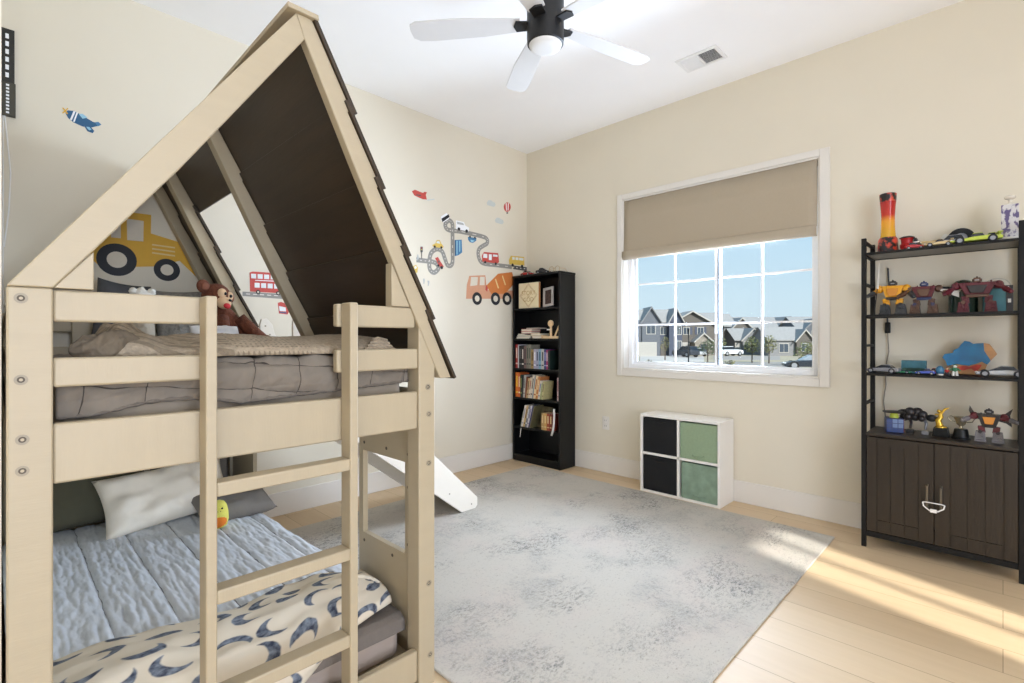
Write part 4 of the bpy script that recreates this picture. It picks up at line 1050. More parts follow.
def robot(label, X, Y, z, H, c, arms=((.55, -.8), (.55, -.8)), wings=None, extra=None, wide=1.0):
    """figure facing -x; arms = (outward, rise) per arm; c = colours torso, chest, head, upper, lower"""
    r = thing('toy_robot', label, 'toy robot', (X, Y, z), 'toy robots on the display shelf')
    W = H * .34 * wide; rd = random.Random(int(H * 1e4) + int(Y * 1e3))
    def greeble(b, y0, y1, z0, z1, x, n):
        for k in range(n):
            yy = rd.uniform(y0, y1); zz = rd.uniform(z0, z1); s_ = rd.uniform(.03, .06) * H
            b.obox((x - rd.uniform(0, .02) * H, yy, zz), (s_, s_ * rd.uniform(.6, 1.6), s_ * rd.uniform(.6, 1.6)), rotm('X', rd.uniform(-30, 30)))
    for s in (-1, 1):
        y0 = Y + s * W * .48
        b = MB().prism_x([(y0 - H * .13, z), (y0 + H * .13, z), (y0 + H * .10, z + H * .30), (y0 - H * .10, z + H * .30)], X - H * .09, X + H * .10).box(X - H * .17, y0 - H * .13, z, X + H * .08, y0 + H * .13, z + H * .06)
        greeble(b, y0 - H * .08, y0 + H * .08, z + H * .08, z + H * .28, X - H * .09, 6)
        lg = b.build('leg', c[4], r, bev=.002)
        b = MB().obox((X, Y + s * W * .40, z + H * .36), (H * .15, H * .15, H * .20), rotm('X', -s * 8)); greeble(b, Y + s * W * .40 - H * .05, Y + s * W * .40 + H * .05, z + H * .3, z + H * .42, X - H * .08, 3)
        b.build('thigh', c[3], lg, bev=.002)
        MB().cyl((X - H * .12, y0, z + H * .29), (X + H * .06, y0, z + H * .29), H * .05, n=10).build('knee', c[2], lg)
    MB().box(X - H * .08, Y - W * .40, z + H * .42, X + H * .08, Y + W * .40, z + H * .52).build('hip', c[2], r, bev=.003)
    b = MB().prism_x([(Y - W * .42, z + H * .50), (Y + W * .42, z + H * .50), (Y + W * .66, z + H * .82), (Y - W * .66, z + H * .82)], X - H * .12, X + H * .11)
    greeble(b, Y - W * .55, Y + W * .55, z + H * .55, z + H * .84, X - H * .12, 8); b.build('torso', c[0], r, bev=.003)
    MB().prism_x([(Y - W * .22, z + H * .53), (Y + W * .22, z + H * .53), (Y + W * .36, z + H * .74), (Y - W * .36, z + H * .74)], X - H * .165, X - H * .12).build('chest_plate', c[1], r, bev=.002)
    h = MB().box(X - H * .08, Y - H * .07, z + H * .82, X + H * .06, Y + H * .07, z + H * .95).box(X - H * .02, Y - H * .10, z + H * .84, X + H * .03, Y + H * .10, z + H * .92).prism_x([(Y - H * .03, z + H * .95), (Y + H * .03, z + H * .95), (Y, z + H * 1.0)], X - H * .05, X + H * .03).build('head', c[2], r, bev=.002)
    MB().box(X - H * .085, Y - H * .045, z + H * .87, X - H * .08, Y + H * .045, z + H * .90).build('visor', M_sil, h)
    for s, (dy, dz) in zip((-1, 1), arms):
        sh_ = Vector((X - H * .01, Y + s * (W * .62 + H * .07), z + H * .74)); n_ = Vector((-.25, s * dy, dz)).normalized()
        b = MB().ball(sh_, (H * .10, H * .10, H * .11), 12, 8).tube([sh_, sh_ + n_ * H * .18], [H * .06, H * .055], 8); greeble(b, sh_.y - H * .06, sh_.y + H * .06, sh_.z - H * .06, sh_.z + H * .08, sh_.x - H * .08, 4)
        a = b.build('arm', c[3], r)
        e = sh_ + n_ * H * .18; n2 = (n_ + Vector((-.7, 0, .1))).normalized()
        MB().tube([e, e + n2 * H * .17], [H * .075, H * .06], 8).ball(e + n2 * H * .20, H * .055, 10, 7).build('forearm', c[4], a)
    for w in (wings or []):
        MB().prism_x([(Y + p * H, z + q * H) for p, q in w], X + H * .12, X + H * .16).build('wing', c[2], r, bev=.001)
    if extra: extra(r, X, Y, z, H)
    return r
def spear(r, X, Y, z, H):
    MB().tube([(X - .03, Y + .085, z + .001), (X - .03, Y + .065, z + H * .95)], .0025, 6).build('staff', M_drk, r)
    MB().tube([(X - .03, Y + .068, z + H * .75), (X - .03, Y + .060, z + H * 1.5)], [.006, .001], 6).build('blade', M_wht, r)
robot('yellow and dark grey toy robot with a white blade on the second display shelf', 3.60, SY(893, 3.60), S2, .205, (M_yel, M_ora, M_drk, M_yel, M_gun), ((.5, -.8), (.6, -.5)), extra=spear, wide=1.1)
def beast(r, X, Y, z, H):
    for s in (-1, 1):
        MB().tube([(X + .03, Y + s * .03, z + H * .80), (X + .02, Y + s * .09, z + H * .74), (X, Y + s * .125, z + H * .72)], [.010, .010, .006], 8).build('wing_arm', M_drk, r)
robot('brown and maroon toy robot with outstretched dark wing arms on the second display shelf', 3.60, SY(924, 3.60), S2, .188, (M_mar, M_brz, M_navy, M_brz, M_brz), ((.7, -.6), (.7, -.6)), extra=beast, wide=1.25)
# domed green toy behind
gx = 3.655
gd = thing('toy_vehicle', 'dark green domed toy with a white fin behind the crimson robot', 'toy', (gx, SY(963, gx), S2))
yy = SY(963, gx)
MB().lathe((gx, yy, S2), [(.060, 0), (.060, .10), (.058, .13), (.048, .160), (.028, .178), (.004, .184)], 24).build('dome', mat('deep_green', (30, 52, 38), .25, var=.2), gd)
MB().prism_x([(yy + .012, S2 + .085), (yy + .09, S2 + .125), (yy + .085, S2 + .135), (yy + .0, S2 + .128), (yy + .012, S2 + .115)], gx - .075, gx - .062).build('fin', M_wht, gd, bev=.001)
robot('crimson and black toy robot in front of the dark green domed toy', 3.57, SY(977, 3.57), S2, .192, (M_mar, M_drk, M_brz, M_mar, M_mar), ((.7, -.7), (.7, -.7)), wide=1.7)
tx = 3.66; ty = SY(997, tx)
tb = thing('toy_case', 'teal and dark toy case with a clear domed lid beside the crimson robot', 'toy case', (tx, ty, S2))
MB().box(tx - .03, ty - .055, S2, tx + .03, ty + .055, S2 + .135).build('case_body', M_teal, tb, bev=.004)
MB().box(tx - .034, ty - .060, S2, tx - .030, ty - .035, S2 + .14).box(tx - .034, ty - .035, S2 + .125, tx - .030, ty + .055, S2 + .14).build('case_trim', M_drk, tb, bev=.001)
MB().box(tx - .036, ty - .045, S2 + .105, tx - .034, ty - .030, S2 + .135).box(tx - .036, ty - .052, S2 + .05, tx - .034, ty - .04, S2 + .07).build('decal', M_wht, tb)
MB().tube([(tx, ty + .052 * math.cos(a), S2 + .135 + .045 * math.sin(a)) for a in [PI * i / 12 for i in range(13)]], .0025, 6).build('lid_rim', mat('clear_plastic_edge', (196, 190, 174), .2), tb)

# top shelf toys
X = 3.58
def engine(label, X, Y, m):
    r = thing('toy_engine', label, 'toy', (X, Y, S1))
    MB().lathe((X, Y, S1 + .012), [(.020, 0), (.030, .012), (.034, .03), (.026, .038), (.028, .06), (.032, .066)], 18).build('boiler', m, r)
    MB().lathe((X, Y, S1), [(.026, 0), (.026, .0115), (.012, .012)], 16).build('foot', M_drk, r)
    MB().box(X - .02, Y - .046, S1 + .052, X + .02, Y - .03, S1 + .075).build('cab', M_drk, r, bev=.003)
    MB().lathe((X, Y, S1 + .0785), [(.034, 0), (.036, .004), (.02, .012)], 18).build('cap', M_drk, r)
    return r
engine('round red toy with a dark cap next to the flame lamp', X, SY(907, X), M_redt)
car('toy_car', 'small red toy car in front of the cream toy plane on the top display shelf', 'toy car', .085, .05, .038, M_redt, (3.50, SY(914, 3.50), S1), -PI / 2 + .25)
# cream toy plane
px_ = 3.62; py_ = SY(924, px_)
pl = thing('toy_plane', 'cream toy plane on the top display shelf between red and grey toys', 'toy plane', (px_, py_, S1))
MB().tube([(px_, py_ + .10, S1 + .038), (px_, py_ + .07, S1 + .040), (px_, py_, S1 + .042), (px_, py_ - .09, S1 + .050)], [.006, .018, .018, .006], 12).build('fuselage', M_beig, pl)
MB().prism_z([(px_ - .11, py_ + .01), (px_ - .11, py_ + .035), (px_ + .08, py_ + .045), (px_ + .08, py_ + .005)], S1 + .040, S1 + .046).build('wing', M_wht, pl, bev=.001)
MB().prism_x([(py_ - .09, S1 + .05), (py_ - .06, S1 + .05), (py_ - .085, S1 + .085), (py_ - .10, S1 + .085)], px_ - .002, px_ + .002).build('tail', M_wht, pl)
for s in (-1, 1): MB().cyl((px_ + s * .022, py_ + .045, S1 + .012), (px_ + s * .030, py_ + .045, S1 + .012), .012, n=12).tube([(px_ + s * .024, py_ + .045, S1 + .012), (px_ + s * .008, py_ + .045, S1 + .034)], .0025, 6).build('wheel', M_tyre, pl)
MB().ball((px_, py_ - .086, S1 + .022), (.004, .004, .022), 8, 6).build('tail_skid', M_drk, pl)
car('toy_car', 'pale yellow and grey toy racer beside the cream plane on the top display shelf', 'toy car', .12, .06, .045, M_beig, (3.49, SY(938, 3.49), S1), PI / 2 + .2, kind='race')
car('toy_car', 'grey and dark toy buggy in the middle of the top display shelf', 'toy car', .13, .075, .068, M_sil, (3.60, SY(949, 3.60), S1), PI / 2, kind='suv', stripe=M_redt)
tyx = 3.665; tyy = SY(961, tyx)
ty_ = thing('wheel_toy', 'large black toy wheel standing upright behind the lime racers', 'toy wheel', (tyx, tyy, S1))
MB().lathe((tyx - .016, tyy, S1 + .058), [(.03, .002), (.045, 0), (.056, .004), (.058, .016), (.056, .028), (.045, .032), (.03, .03)], 28, rotm('Y', 90)).build('tyre', M_tyre, ty_)
MB().lathe((tyx - .020, tyy, S1 + .058), [(.028, 0), (.026, -.002), (.008, .004)], 16, rotm('Y', 90)).build('hub', M_sil, ty_)
car('toy_car', 'lime green toy racer nearest the shelf edge on the top display shelf', 'toy car', .20, .085, .06, M_lime, (3.51, SY(975, 3.51), S1), PI / 2 + .12, kind='race')
car('toy_car', 'lime green and black toy racer with a dark stripe, behind the plain lime one', 'toy car', .15, .075, .075, M_lime, (3.63, SY(991, 3.63), S1), PI / 2 - .1, kind='race', stripe=M_drk)
# patterned trophy
qx = 3.56; qy = SY(1010, qx)
tr = thing('trophy', 'white and purple patterned trophy column with a clear topper on the top display shelf', 'trophy', (qx, qy, S1))
MB().box(qx - .045, qy - .042, S1, qx + .045, qy + .042, S1 + .022).build('plinth', M_wht, tr, bev=.003)
MB().box(qx - .03, qy - .032, S1 + .022, qx + .03, qy + .032, S1 + .185).build('column', mat('purple_pattern', (92, 80, 120), .4, scale=60, col2=(206, 202, 200), p0=.46, p1=.54, stretch=(1, 1, .6)), tr, bev=.002)
MB().lathe((qx, qy, S1 + .185), [(.022, 0), (.020, .006), (.006, .012), (.006, .026), (.020, .034), (.022, .040), (.020, .046), (.008, .05)], 16).build('topper', mat('clear_topper', (214, 206, 192), .1), tr)

# third shelf
car('toy_car', 'silver toy sports car at the window end of the third display shelf', 'toy car', .16, .07, .048, M_sil, (3.50, SY(883, 3.50), S3), PI / 2 - .15)
g = car('toy_car', 'low green toy car beside the silver sports car on the third display shelf', 'toy car', .09, .045, .024, M_grn, (3.52, SY(901, 3.52), S3), PI / 2)
bx_ = 3.60; by_ = SY(914, bx_)
bb = thing('toy_box', 'small teal landscape printed box on the third display shelf', 'box', (bx_, by_, S3))
MB().box(bx_ - .02, by_ - .055, S3, bx_ + .02, by_ + .055, S3 + .072).build('box_body', mat('teal_card', (58, 112, 124), .5, var=.25, scale=20), bb, bev=.002)
MB().box(bx_ - .0206, by_ - .05, S3 + .012, bx_ - .0200, by_ + .05, S3 + .030).build('printed_band', mat('dark_green_print', (34, 70, 58), .5, var=.4, scale=30), bb)
car('toy_car', 'blue and violet toy car between the teal box and the wooden plaque', 'toy car', .085, .045, .032, mat('toy_blue', (74, 92, 176), .35), (3.50, SY(925, 3.50), S3), PI / 2 + .1, stripe=M_wht)
car('toy_car', 'tiny dark red toy car by the blue egg on the third display shelf', 'toy car', .045, .032, .034, M_redt, (3.54, SY(933, 3.54), S3), PI / 2, kind='suv')
b = MB(); ex = 3.50; ey = SY(940, ex)
eg = thing('toy_egg', 'small blue and white toy egg on the third display shelf', 'toy', (ex, ey, S3))
MB().ball((ex, ey, S3 + .025), (.019, .019, .025), 16, 12).build('shell', mat('egg_blue', (60, 110, 140), .3), eg); MB().lathe((ex, ey, S3), [(.014, 0), (.015, .005), (.012, .010)], 14).build('foot', M_wht, eg)
def figure(label, X, Y, z, H, c1, c2, c3):
    r = thing('toy_figure', label, 'toy figure', (X, Y, z), 'little figures in front of the plaque')
    for s in (-1, 1):
        MB().tube([(X, Y + s * H * .14, z), (X, Y + s * H * .10, z + H * .42)], [H * .11, H * .09], 10).build('leg', c2, r)
        MB().tube([(X, Y + s * H * .20, z + H * .66), (X - H * .05, Y + s * H * .36, z + H * .45)], [H * .07, H * .06], 8).build('arm', c1, r)
    MB().ball((X, Y, z + H * .56), (H * .15, H * .21, H * .21), 14, 10).build('torso', c1, r)
    h = MB().ball((X, Y, z + H * .86), H * .15, 14, 10).build('head', c3, r)
    MB().ball((X + H * .02, Y, z + H * .91), (H * .15, H * .16, H * .12), 12, 8).build('cap', c1, h)
figure('small red and dark toy figure beside the blue egg', 3.50, SY(947, 3.50), S3, .042, M_redt, M_drk, M_beig)
figure('green and white toy figure in front of the blue wooden plaque', 3.50, SY(955, 3.50), S3, .058, M_grn, M_wht, M_wht)
# map shaped plaque
def K(x, y, X): return on_x(935 + x / 11.506, 335 + y / 11.506, X)
PX = 3.645
out = [(85, 290), (110, 250), (205, 235), (215, 205), (270, 180), (300, 140), (340, 100), (400, 110), (440, 135), (490, 128), (560, 125), (625, 135), (690, 215), (715, 255), (640, 330), (600, 375), (575, 440), (560, 497), (265, 480), (255, 430), (180, 380), (140, 385), (120, 330)]
pq = thing('wooden_plaque', 'large irregular blue and tan wooden plaque standing on the third display shelf', 'plaque', (PX, SY(970, PX), S3))
OP = [K(x, y, PX) for x, y in out]
zmin = min(q[1] for q in OP); dz = S3 - zmin
OP = [(a, c + dz) for a, c in OP]
MB().prism_x(OP, PX, PX + .022).build('board', mat('tan_wood_slab', (190, 140, 92), .5, var=.15, scale=12, stretch=(1, 1, 4)), pq, bev=.002)
MB().box(PX + .022, SY(972, PX) - .04, S3, PX + .06, SY(972, PX) + .04, S3 + .02).build('stand', M_pine, pq, bev=.002)
blue = [(85, 290), (110, 250), (205, 235), (215, 205), (270, 180), (300, 140), (340, 100), (400, 110), (440, 135), (490, 128), (560, 125), (565, 215), (590, 250), (625, 300), (640, 330), (600, 375), (540, 340), (470, 365), (390, 385), (300, 375), (240, 365), (180, 380), (140, 385), (120, 330)]
MB().prism_x([(lambda q: (q[0], q[1] + dz))(K(x, y, PX)) for x, y in blue], PX - .003, PX).build('blue_inlay', mat('blue_resin', (28, 112, 158), .25, var=.25, scale=16), pq, bev=.001)
redp = [(250, 400), (330, 385), (400, 395), (470, 375), (540, 375), (520, 410), (470, 460), (420, 420), (380, 425), (330, 440), (270, 430)]
MB().prism_x([(lambda q: (q[0], q[1] + dz))(K(x, y, PX)) for x, y in redp], PX - .002, PX).build('red_inlay', mat('red_paint_mark', (190, 60, 44), .5, var=.35, scale=40), pq)
car('toy_car', 'larger silver grey toy coupe at the post end of the third display shelf', 'toy car', .195, .08, .056, mat('toy_pale_silver', (176, 178, 180), .25, metal=.4), (3.53, SY(1001, 3.53), S3), PI / 2 + .05)

# cabinet top
qx = 3.555; qy = SY(894, qx)
cu_ = thing('puzzle_cube', 'blue sided puzzle cube with pale squares under a dark disc on the cabinet top', 'puzzle cube', (qx, qy, S4))
RZ = rotm('Z', 14)
MB().obox((qx, qy, S4 + .040), (.080, .080, .080), RZ).build('cube_core', M_navy, cu_, bev=.004)
for i in range(3):
    for j in range(3):
        for f, mm in ((0, mat('sticker_blue', (34, 58, 112), .35)), (1, mat('sticker_red', (130, 36, 34), .35))):
            cc = Vector((-.0405, (i - 1) * .026, (j - 1) * .026)) if f == 0 else Vector(((i - 1) * .026, -.0405, (j - 1) * .026))
            sz_ = (.002, .022, .022) if f == 0 else (.022, .002, .022)
            m_ = mat('sticker_pale', (98, 120, 158), .35) if (f == 0 and j > 0 and i < 2) else mm
            MB().obox(Vector((qx, qy, S4 + .040)) + RZ @ cc, sz_, RZ).build('sticker', m_, cu_)
dk = thing('toy_disc', 'dark flat disc on a yellow hub resting on top of the puzzle cube', 'toy', (qx, qy, S4 + .0805))
MB().lathe((qx, qy, S4 + .0805), [(.022, 0), (.02, .015), (.016, .026)], 16).build('hub', M_lime, dk); MB().lathe((qx, qy, S4 + .1068), [(.02, 0), (.052, .003), (.054, .008), (.03, .012), (.006, .014)], 24).build('disc', M_drk, dk)
# black creature
kx = 3.585; ky = SY(915, kx)
kr = thing('toy_creature', 'black jointed robot creature on two thin legs between the puzzle cube and the gold trophy', 'toy robot', (kx, ky, S4))
bm_ = MB()
for i, (dy, dz_, r_) in enumerate(((.045, .105, .024), (.02, .118, .026), (-.01, .115, .028), (-.035, .108, .022), (.055, .085, .016), (.03, .09, .02), (0, .088, .022), (-.03, .085, .018))):
    bm_.ball((kx + .01 * (-1) ** i, ky + dy, S4 + dz_), r_, 12, 8)
bm_.build('carapace', M_drk, kr)
MB().ball((kx - .01, ky - .072, S4 + .092), (.018, .024, .020), 12, 8).tube([(kx - .01, ky - .09, S4 + .092), (kx - .012, ky - .112, S4 + .086)], [.010, .003], 8).build('head', M_tyre, kr)
MB().tube(ring_pts((kx - .018, ky + .05, S4 + .098), .030, 14, (0, 1, 0), (0, 0, 1)), .004, 6).build('tail_ring', M_drk, kr)
for dy in (.024, -.042):
    MB().tube([(kx, ky + dy, S4 + .085), (kx + .012, ky + dy - .006, S4 + .055), (kx - .006, ky + dy - .004, S4 + .026)], [.010, .007, .006], 8).box(kx - .03, ky + dy - .02, S4, kx + .018, ky + dy + .012, S4 + .018).build('leg', M_sil if dy < 0 else M_drk, kr, bev=.002)
# gold trophy
M_gold2 = mat('trophy_gold', (214, 172, 60), .25, metal=.6); M_cup = mat('trophy_silver', (176, 164, 136), .25, metal=.7)
gx = 3.565; gy = SY(941, gx)
gt = thing('trophy', 'gold figure trophy on a black plinth on the cabinet top', 'trophy', (gx, gy, S4))
MB().prism_x([(gy - .036, S4), (gy + .036, S4), (gy + .029, S4 + .048), (gy - .029, S4 + .048)], gx - .035, gx + .035).build('plinth', M_black, gt, bev=.003)
MB().lathe((gx, gy, S4 + .048), [(.026, 0), (.024, .006), (.010, .012)], 16).tube([(gx, gy + .004, S4 + .056), (gx, gy + .012, S4 + .085), (gx, gy, S4 + .105), (gx, gy + .004, S4 + .125)], [.016, .014, .012, .008], 10).ball((gx, gy + .008, S4 + .135), .010, 10, 8).tube([(gx, gy, S4 + .120), (gx, gy - .016, S4 + .148), (gx, gy - .034, S4 + .156)], [.006, .006, .003], 8).tube([(gx, gy + .004, S4 + .118), (gx, gy + .026, S4 + .115)], [.006, .004], 8).build('figure', M_gold2, gt)
cx2 = 3.55; cy2 = SY(961, cx2)
ct = thing('trophy', 'silver two handled cup trophy on a black plinth on the cabinet top', 'trophy', (cx2, cy2, S4))
MB().lathe((cx2, cy2, S4), [(.040, 0), (.040, .006), (.034, .010), (.028, .048), (.026, .052)], 20).build('plinth', M_black, ct)
MB().lathe((cx2, cy2, S4 + .0525), [(.014, 0), (.008, .006), (.008, .014), (.018, .024), (.024, .045), (.032, .062), (.030, .062), (.020, .045), (.010, .03)], 22).build('cup', M_cup, ct)
for s in (-1, 1): MB().tube([(cx2, cy2 + s * .022, S4 + .088), (cx2, cy2 + s * .044, S4 + .092), (cx2, cy2 + s * .052, S4 + .108), (cx2, cy2 + s * .040, S4 + .118), (cx2, cy2 + s * .029, S4 + .112)], .0026, 8).build('handle', M_cup, ct)
robot('winged toy robot with an orange chest and grey lower legs on the cabinet top', 3.54, SY(989, 3.54), S4, .175, (M_drk, M_ora, M_drk, M_mar, M_sil2), ((.5, -.2), (.5, -.3)), wings=[[(.16, .62), (.30, .78), (.42, 1.02), (.44, .86), (.36, .66)], [(-.16, .62), (-.30, .80), (-.50, 1.0), (-.44, .80), (-.48, .46), (-.36, .56)]], wide=1.15)
# ---------------------------------------------------------------- wall stickers (thin vinyl on the sticker wall)
def vin(n, c): return mat('vinyl_' + n, c, .6, var=.03, scale=30)
V_yel = vin('yellow', (218, 168, 48)); V_blk = vin('black', (26, 26, 30)); V_wall = vin('cream', (216, 206, 186)); V_tan = vin('tan', (226, 200, 140)); V_or = vin('orange', (204, 120, 58)); V_pk = vin('salmon', (206, 150, 116))
V_red = vin('red', (190, 72, 62)); V_road = vin('road_grey', (142, 138, 130)); V_dash = vin('road_dash', (226, 220, 208)); V_wht = vin('white', (230, 226, 218)); V_blue = vin('blue', (70, 122, 160)); V_dblue = vin('deep_blue', (38, 88, 124)); V_lblue = vin('light_blue', (150, 196, 214)); V_grey = vin('grey', (176, 178, 174)); V_cloud = vin('cloud', (196, 200, 194)); V_dgrey = vin('dark_grey', (84, 82, 80)); V_yel2 = vin('soft_yellow', (216, 184, 84)); V_pane = vin('pane', (222, 226, 224))
LY = .0009
def D(u, v): return on_y(u, v, WA)
class ST:
    def __init__(s, name, label, cat, ref, scale=1, org=(0, 0)):
        s.sc = scale; s.org = org
        x, z = D(*s.px(*ref)); s.root = thing(name, label, cat, (x, WA, z), 'stickers on the wall')
    def px(s, x, y): return s.org[0] + x / s.sc, s.org[1] + y / s.sc
    def P(s, x, y): return D(*s.px(x, y))
    def poly(s, name, pts, m, lay=1, parent=None, world=False):
        q = pts if world else [s.P(*p) for p in pts]
        return MB().prism_y(q, WA - LY * lay, WA - LY * (lay - 1) - .0001 * (lay > 1)).build(name, m, parent or s.root, smooth=0)
    def disc(s, name, x, y, rpx, m, lay=1, parent=None):
        c = s.P(x, y); e = s.P(x, y - rpx); r = e[1] - c[1]
        return s.poly(name, circ(c[0], c[1], r, 30), m, lay, parent, True)
    def wheel(s, x, y, R, r, lay=2, m=None, mh=None):
        w = s.disc('wheel', x, y, R, m or V_blk, lay); s.disc('hub', x, y, r, mh or V_wall, lay + 1, w); return w
def rectp(a, b, c, d): return [(a, b), (c, b), (c, d), (a, d)]
# yellow digger
t = ST('wall_sticker', 'big yellow digger wall sticker with black wheels seen inside the roof frame', 'wall sticker', (330, 430), 5.689, (80, 200))
t.poly('digger_body', [(60, 240), (150, 215), (165, 95), (290, 70), (405, 85), (403, 190), (580, 245), (572, 345), (430, 378), (120, 385), (60, 330)], V_yel)
t.poly('cab_window', [(266, 106), (362, 120), (360, 236), (268, 228)], V_wall, 2); t.poly('cab_window', [(180, 122), (232, 114), (232, 218), (176, 212)], V_wall, 2)
for k in range(3): t.poly('stripe', [(410, 250 + 23 * k), (540, 268 + 23 * k), (540, 276 + 23 * k), (410, 258 + 23 * k)], V_tan, 2)
t.wheel(210, 340, 92, 46); t.wheel(495, 398, 63, 31)
t.poly('bucket_arm', [(578, 250), (602, 252), (665, 365), (722, 462), (655, 432), (568, 348)], V_yel, 2)
c = t.P(700, 412); t.poly('bucket', [(c[0] - .06 + .1 * (1 - math.cos(a)) * .5, c[1] - .09 * math.cos(a) if 0 else c[1] + .085 * math.sin(a)) for a in [PI * (.5 + i / 14) for i in range(15)]], V_blk, 3, None, True)
# blue plane
t = ST('wall_sticker', 'small blue aeroplane wall sticker alone high on the wall above the bunk bed', 'wall sticker', (460, 640), 5.69, (0, 20))
t.poly('fuselage', [(372, 530), (385, 514), (425, 518), (470, 545), (530, 580), (556, 586), (568, 600), (520, 612), (470, 606), (420, 584), (388, 558)], V_dblue)
t.poly('tail_fin', [(540, 582), (560, 580), (577, 596), (556, 606)], V_blue, 2); t.poly('wing', [(476, 600), (512, 604), (536, 632), (528, 644), (498, 634)], V_dblue, 2); t.poly('wing_mark', [(490, 608), (508, 610), (520, 624), (506, 628)], V_lblue, 3)
t.poly('canopy', [(448, 536), (470, 534), (498, 556), (470, 562)], V_lblue, 2); t.poly('band', [(418, 518), (430, 521), (408, 572), (398, 566)], V_wht, 2); t.poly('band', [(436, 524), (444, 529), (424, 582), (416, 578)], V_wht, 2)
pr = t.poly('propeller', [(352, 500), (360, 498), (372, 512), (384, 500), (390, 504), (376, 518), (388, 534), (380, 536), (370, 524), (358, 534), (353, 528), (366, 516)], V_yel, 2)
# double decker bus
t = ST('wall_sticker', 'red double decker bus wall sticker on a short grey road beyond the roof frame', 'wall sticker', (320, 500), 4, (200, 171))
t.poly('road', [(170, 482), (330, 492), (330, 512), (170, 500)], V_road)
for k in range(5): t.poly('road_dash', [(184 + 28 * k, 490 + 1.6 * k), (200 + 28 * k, 491 + 1.6 * k), (200 + 28 * k, 494 + 1.6 * k), (184 + 28 * k, 493 + 1.6 * k)], V_dash, 2)
t.poly('bus_body', [(198, 406), (210, 402), (330, 410), (338, 490), (200, 482)], V_red, 2)
for k in range(4):
    t.poly('window', [(204 + 26 * k, 411 + 1.5 * k), (224 + 26 * k, 412 + 1.5 * k), (224 + 26 * k, 430 + 1.5 * k), (204 + 26 * k, 429 + 1.5 * k)], V_pane, 3)
    t.poly('window', [(218 + 26 * k, 447 + 1.5 * k), (238 + 26 * k, 448 + 1.5 * k), (238 + 26 * k, 467 + 1.5 * k), (218 + 26 * k, 466 + 1.5 * k)], V_pane, 3)
t.poly('side_band', [(220, 436), (320, 440), (320, 443), (220, 439)], V_wht, 3)
t.wheel(232, 484, 8, 4, 4); t.wheel(312, 489, 8, 4, 4)
t = ST('wall_sticker', 'small red car wall sticker beneath the double decker bus', 'wall sticker', (330, 575), 4, (200, 171))
t.poly('car_body', [(311, 527), (324, 524), (352, 532), (358, 560), (350, 574), (316, 570)], V_red); t.poly('car_window', [(316, 540), (342, 546), (344, 562), (318, 560)], V_pane, 2); t.poly('car_trim', [(320, 563), (346, 566), (345, 570), (320, 567)], V_dblue, 2)
# red plane
t = ST('wall_sticker', 'tiny red biplane wall sticker above the grey toy road', 'wall sticker', (95, 145), 4.877, (400, 170))
t.poly('fuselage', [(58, 104), (72, 96), (92, 104), (112, 112), (120, 106), (131, 108), (126, 122), (131, 144), (112, 143), (90, 134), (70, 124)], V_red); t.poly('wing', [(78, 118), (100, 122), (104, 128), (80, 124)], V_dgrey, 2)
t.poly('smoke_trail', [(132, 144), (168, 140), (168, 145), (134, 150)], V_cloud, 1)
# toy road
t = ST('wall_sticker', 'winding grey toy road wall sticker with loops and dashed centre line', 'wall sticker', (256, 480), 4.877, (400, 170))
def ribbon(pts, w, name, m, lay, dash=0):
    q = [Vector(t.P(*p)) for p in pts]
    # smooth
    S = []
    for i in range(len(q) - 1):
        p0, p1, p2, p3 = q[max(i - 1, 0)], q[i], q[i + 1], q[min(i + 2, len(q) - 1)]
        for k in range(6):
            s_ = k / 6; S.append(.5 * ((2 * p1) + (p2 - p0) * s_ + (2 * p0 - 5 * p1 + 4 * p2 - p3) * s_ ** 2 + (3 * p1 - p0 - 3 * p2 + p3) * s_ ** 3))
    S.append(q[-1])
    mb = MB(); yb = WA - LY * max(0, lay - 2)
    for i in range(len(S) - 1):
        yf = WA - LY * lay - i * 3e-6
        if dash and i % 3 != 0: continue
        a, c = S[i], S[i + 1]; d0 = (S[min(i + 1, len(S) - 1)] - S[max(i - 1, 0)]).normalized(); d1 = (S[min(i + 2, len(S) - 1)] - S[i]).normalized()
        n0 = Vector((-d0.y, d0.x)) * w / 2; n1 = Vector((-d1.y, d1.x)) * w / 2
        mb.prism([a + n0, c + n1, c - n1, a - n0], lambda x, z: (x, yb, z), lambda x, z, q=yf: (x, q, z))
    return mb.build(name, m, t.root, smooth=0)
path = [(80, 438), (120, 443), (155, 447), (178, 458), (187, 480), (166, 500), (146, 485), (143, 445), (152, 405), (178, 386), (204, 396), (218, 430), (230, 462), (245, 467), (256, 448), (256, 380), (256, 300), (255, 262), (240, 246), (223, 258), (223, 280), (242, 294), (300, 301), (400, 324), (424, 338), (424, 358), (405, 370), (386, 385), (381, 410), (390, 442), (412, 457), (470, 464), (545, 473)]
ribbon(path, .040, 'road_ribbon', V_road, 1); ribbon(path, .005, 'centre_line', V_dash, 2.8, 1)
p2 = [(552, 474), (585, 479), (618, 483)]
ribbon(p2, .038, 'road_ribbon', V_dgrey, 1); ribbon(p2, .007, 'centre_line', V_dash, 2.8, 1)
